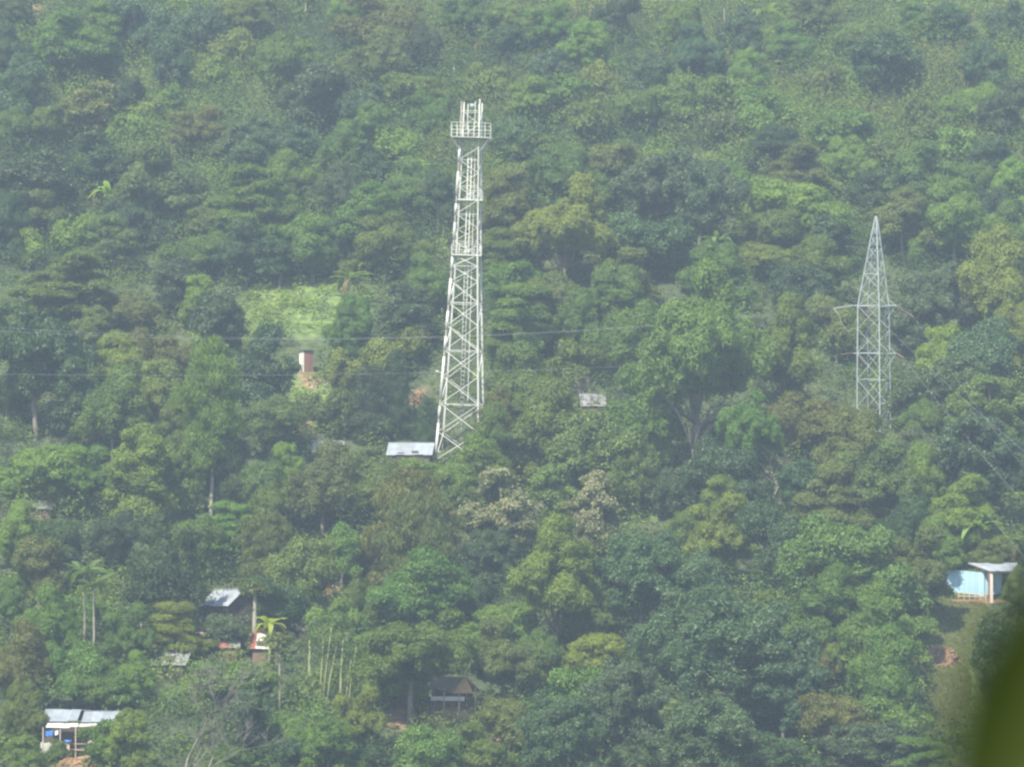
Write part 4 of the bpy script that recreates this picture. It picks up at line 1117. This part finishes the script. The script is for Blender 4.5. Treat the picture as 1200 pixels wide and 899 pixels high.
def thatched_hut():
    p, D = at(532, 836)
    k = D / FPX; Z = lambda v: (836 - v) * k; X = lambda u: (u - 532) * k
    e = tag(empty('thatched_hut', p, R(-8)), 'open thatched hut with a sunlit orange gable under a wide tree', 'hut')
    rng = random.Random(3)
    def thatch(name, a, b, c, d, mat):
        a, b, c, d = map(Vector, (a, b, c, d)); V, F = [], []
        n, m = 12, 6
        nn = (b - a).cross(d - a).normalized(); nn = nn if nn.z > 0 else -nn
        for s in (.11, -.11):
            for j in range(m + 1):
                for i in range(n + 1):
                    q = a.lerp(b, i / n).lerp(d.lerp(c, i / n), j / m + (rng.uniform(0, .05) if j == m else 0))
                    V.append(q + nn * (s + rng.uniform(-.035, .035)))
        o = (m + 1) * (n + 1)
        for j in range(m):
            for i in range(n):
                q = j * (n + 1) + i
                F += [(q, q + 1, q + n + 2, q + n + 1), (o + q + 1, o + q, o + q + n + 1, o + q + n + 2)]
        edge = [i for i in range(n + 1)] + [(j + 1) * (n + 1) + n for j in range(m)] + [m * (n + 1) + n - 1 - i for i in range(n)] + [(m - 1 - j) * (n + 1) for j in range(m)]
        for a_, b_ in zip(edge[:-1], edge[1:]): F.append((a_, o + a_, o + b_, b_))
        link(name, mesh_of(name, V, F, mat), e)
    # ridge runs from the lit end back under the tree
    thatch('roof_thatch', (X(547), -.4, Z(795)), (X(505), 2.0, Z(796)), (X(500), .4, Z(808)), (X(535), -1.9, Z(812)), 'oldthatch')
    thatch('roof_thatch', (X(547), -.4, Z(795)), (X(505), 2.0, Z(796)), (X(520), 4.2, Z(812)), (X(560), 1.4, Z(811)), 'oldthatch')
    thatch('gable_thatch', (X(545), -1.1, Z(796)), (X(549), -1.1, Z(796)), (X(558), -2.0, Z(812)), (X(535), -2.1, Z(812.5)), 'thatch')
    for u, y in ((540, -1.1), (522, -1.0), (556, .8), (508, .5), (544, 1.8)):
        bar('post', (X(u), y, -.6), (X(u), y, Z(808)), .13, 'post', e)
    box('low_wall', (X(526), -.9, Z(819.5)), (3.6, .10, .45), 'cloth', e, -.02)
    box('floor_bank', (X(533), .3, -.35), (4.6, 3.0, 1.1), 'paleearth', e)
    box('back_wall', (X(528), 1.9, Z(820)), (4.2, .1, 2.2), 'plank', e)
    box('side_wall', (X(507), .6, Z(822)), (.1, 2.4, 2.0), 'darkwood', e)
    p2, D2 = at(470, 826)
    s = tag(empty('plank_shed', p2, R(6)), 'brown plank shed in deep shade left of the thatched hut', 'shed')
    for i in range(14):
        box('plank', (-1.55 + i * .24, 0, 1.1), (.23, .05 + .02 * (i % 2), 2.7), 'plank', s)
    for x in (-1.6, 1.7): box('wall', (x, 1.2, 1.1), (.08, 2.4, 2.7), 'plank', s)
    box('wall', (0, 2.4, 1.1), (3.3, .08, 2.7), 'plank', s)
    roof_sheets((-1.9, 2.9, 3.1), (2.0, 2.9, 3.1), (2.0, -.5, 2.5), (-1.9, -.5, 2.5), 4, 'oldthatch', s, rng)
thatched_hut()

def drum_on_stand():
    p, D = at(269, 768)
    h = (768 - 745) * D / FPX
    e = tag(empty('water_drum', p), 'turquoise plastic water drum on a stand between the rusty roofs', 'drum')
    for sx in (-.4, .4):
        for sy in (-.4, .4): bar('leg', (sx, sy, -.6), (sx, sy, h), .1, 'post', e)
    link('tank', tubes('tank', [([(0, 0, h), (0, 0, h + .08), (0, 0, h + .62), (0, 0, h + .75)], [.42, .5, .5, .3])], 'turq', 14), e)
drum_on_stand()

def slab_post():
    p, D = at(369, 746)
    e = tag(empty('white_post', p), 'short white post standing at the low bluish grey roof', 'post')
    h = (746 - 727) * D / FPX
    bar('shaft', (0, -1.6, -.5), (0, -1.6, h - .25), .22, 'paintwhite', e)
    box('cap', (0, -1.6, h - .12), (.42, .42, .22), 'paintwhite', e)
slab_post()

# ------------------------------------------------------------------ earth banks, stones
def bank(u, v, w, h, mat, label, seed):
    """a bare cut in the slope: a lumpy steep sheet set into the hillside"""
    r = np.random.default_rng(seed)
    p, D = at(u, v + h / 2); k = D / FPX
    wm, hm = w * k, h * k
    n, m = 18, 10; V, F = [], []
    for j in range(m + 1):
        for i in range(n + 1):
            s, t = i / n - .5, j / m
            edge = (abs(s) * 2) ** 4
            y = t * hm * .75 + edge * .9 - .5 + r.normal(0, .10)
            V.append((s * wm + r.normal(0, .05), y, -.9 + t * (hm + 1.0) * (1 - .45 * edge) + r.normal(0, .10)))
    for j in range(m):
        for i in range(n):
            q = j * (n + 1) + i; F.append((q, q + 1, q + n + 2, q + n + 1))
    b = len(V)
    V += [(-wm * .55, hm * .75 + 4, -1.2), (wm * .55, hm * .75 + 4, -1.2)]
    F.append((m * (n + 1), *[m * (n + 1) + i for i in range(1, n + 1)], b + 1, b))
    o = link('earth_bank', mesh_of('earth_bank', V, F, mat)); o.location = p
    tag(o, label, kind='structure')
    return p, k
bank(489, 468, 14, 10, 'earth', 'bare orange earth bank left of the mast', 1)
bank(352, 499, 14, 9, 'earth', 'small orange earth scar below the outhouse', 2)
bank(88, 900, 50, 18, 'earth', 'orange earth bank under the long house', 3)
bank(366, 449, 18, 8, 'paleearth', 'pale earth bank under the outhouse', 4)
bank(383, 691, 24, 9, 'earth', 'small brown earth scar in the village', 7)
bp, bk = bank(1102, 772, 48, 24, 'earth', 'pale earth cut with loose stones under the grassy bank', 5)
_rng = random.Random(8)
def stone_mesh(seed, mat):
    r = np.random.default_rng(seed)
    d = sphere_dirs(r, 1)
    V, F = [], []
    n, m = 7, 4
    for j in range(m + 1):
        for i in range(n):
            a, b = 6.283 * i / n, math.pi * j / m
            q = r.uniform(.75, 1.15)
            V.append((math.sin(b) * math.cos(a) * q, math.sin(b) * math.sin(a) * q * .8, math.cos(b) * .62 * q))
    for j in range(m):
        for i in range(n):
            F.append((j * n + i, (j + 1) * n + i, (j + 1) * n + (i + 1) % n, j * n + (i + 1) % n))
    return mesh_of('stone', V, F, mat)
_st = [stone_mesh(i, 'stone') for i in range(4)]
def rubble():
    V, F = [], []
    for i in range(46):
        me = _st[i % 4]; s = _rng.uniform(.10, .30); t = _rng.uniform(0, 1)
        x = _rng.gauss(0.2, 1.0); q = Vector((x, -.55 + t * 30 * bk * .7, -.5 + t * 30 * bk * .9)); o = len(V); an = _rng.uniform(0, 6.28)
        rot = Matrix.Rotation(an, 3, 'Z')
        V += [rot @ (v.co * s) + q for v in me.vertices]; F += [tuple(k + o for k in pl.vertices) for pl in me.polygons]
    o = link('rubble', mesh_of('rubble', V, F, 'stone')); o.location = bp
    tag(o, 'loose pinkish stones lying on the pale earth cut', kind='stuff')
rubble()
p_, _ = at(751, 113, .6)
o_ = link('white_rock', stone_mesh(9, 'whitestone')); o_.location = p_ + Vector((0, -.6, 1.0)); o_.scale = (.85, .7, .75)
tag(o_, 'pale rock among shrubs high on the slope right of the mast top', 'rock')

# grass on the open bank below the blue hut: blades nobody could count
def short_grass():
    r = np.random.default_rng(12); n = 16000
    P = []
    u = r.uniform(1060, 1172, n * 2); v = r.uniform(700, 860, n * 2)
    ok = (inside(u, v, [(1124, 736, 44, 36), (1112, 806, 26, 52)]) > 0)
    u, v = u[ok][:n], v[ok][:n]
    rr = np.stack([(u - 600) / FPX, cp + (v - 449.5) / FPX * sp_, sp_ - (v - 449.5) / FPX * cp], 1)
    t = np.full(len(u), 380.0)
    for _ in range(400):
        hgt = rr[:, 2] * t - terrain(rr[:, 0] * t, rr[:, 1] * t); t = np.where(hgt > 0, t + .4, t)
    P = rr * t[:, None]; P[:, 2] = terrain(P[:, 0], P[:, 1]) + .10
    c = np.where(r.random((len(P), 1)) < .35, np.array([[.24, .21, .09]]), np.array([[.15, .20, .055]])) * r.uniform(.75, 1.2, (len(P), 1))
    me = leaf_mesh('grass', P, r.normal(0, 1, P.shape) * [1, 1, .2] + [0, -.5, .3], .42, .14, r.uniform(.3, .7, len(P)), 'cover', col=c, seed=3)
    tag(link('grass', me), 'short yellowish grass on the open bank below the blue hut', kind='stuff')
short_grass()

# ------------------------------------------------------------------ the out-of-focus leaf close to the lens, on its shrub
def near_shrub():
    d = 1.52
    base = Vector((.46, 1.75, float(terrain(.46, 1.75)) - .02))
    e = tag(empty('near_shrub', base), 'out-of-focus dark olive leaf of a near shrub in the lower right corner', 'shrub')
    inv = -base
    A, B = point(1270, 632, d), point(1122, 1000, d + .02)
    stem_top = Vector((.36, 1.66, A.z + .06))
    link('stem', tubes('stem', [([Vector((0, 0, -.1)), Vector((.02, -.03, .5)), stem_top + inv - Vector((-.02, .02, .4)), stem_top + inv], [.012, .010, .007, .004]), ([stem_top + inv, A + inv], [.0035, .0022])], 'bark', 8), e)
    def leaf(a, b, w, seed):
        a, b = Vector(a), Vector(b); ax = b - a; V, F = [], []
        side = ax.cross(Vector((0.25, -1, .25))).normalized(); nn = side.cross(ax).normalized()
        n, m = 14, 6
        for s in (.0004, -.0004):
            for i in range(n + 1):
                t = i / n; ww = w / 2 * (math.sin(math.pi * (.02 + .96 * t)) ** .75)
                for j in range(m + 1):
                    q = j / m * 2 - 1
                    V.append(a + ax * t + side * ww * q + nn * (s + .35 * ww * abs(q) - .02 * math.sin(t * 3.1) * ax.length + .0012 * math.sin(t * 40)))
        o = (n + 1) * (m + 1)
        for i in range(n):
            for j in range(m):
                k = i * (m + 1) + j
                F += [(k, k + 1, k + m + 2, k + m + 1), (o + k + 1, o + k, o + k + m + 1, o + k + m + 2)]
        me = mesh_of('leaf', V, F, 'leaf', True)
        t = me.attributes.new('tint', 'FLOAT', 'FACE'); t.data.foreach_set('value', np.full(len(me.polygons), .5, np.float32))
        k = link('leaf', me, e); k.color = (.046, .074, .004, 1)
    leaf(A + inv, B + inv, .050, 1)
    for i, (dx, dy, dz, lx, lz) in enumerate(((.40, 1.7, -.15, .12, -.02), (.42, 1.72, -.35, .13, .02), (.47, 1.8, -.3, -.02, -.10), (.45, 1.78, -.6, .11, -.05))):
        p0 = Vector((dx, dy, dz)) + inv
        leaf(p0, p0 + Vector((lx, .03, lz)), .035, 5 + i)
near_shrub()

# ------------------------------------------------------------------ the air
def haze():
    x0, x1, y0, y1, z0, z1 = -432, 432, -118, 1092, -72, 176
    V = [(x, y, z) for x in (x0, x1) for y in (y0, y1) for z in (z0, z1)]
    F = [(0, 1, 3, 2), (4, 6, 7, 5), (0, 4, 5, 1), (2, 3, 7, 6), (0, 2, 6, 4), (1, 5, 7, 3)]
    me = bpy.data.meshes.new('haze'); me.from_pydata(V, [], F); me.update()
    m = bpy.data.materials.new('haze_air'); m.use_nodes = True
    N, L = m.node_tree.nodes, m.node_tree.links
    N.remove(N['Principled BSDF'])
    pv = N.new('ShaderNodeVolumePrincipled')
    pv.inputs['Color'].default_value = (*HAZE_COLOR, 1)
    pv.inputs['Density'].default_value = HAZE_DENSITY
    pv.inputs['Anisotropy'].default_value = 0.0
    L.new(pv.outputs[0], N['Material Output'].inputs['Volume'])
    me.materials.append(m)
    tag(link('haze', me), 'thin bluish haze hanging over the whole valley', kind='stuff')
haze()
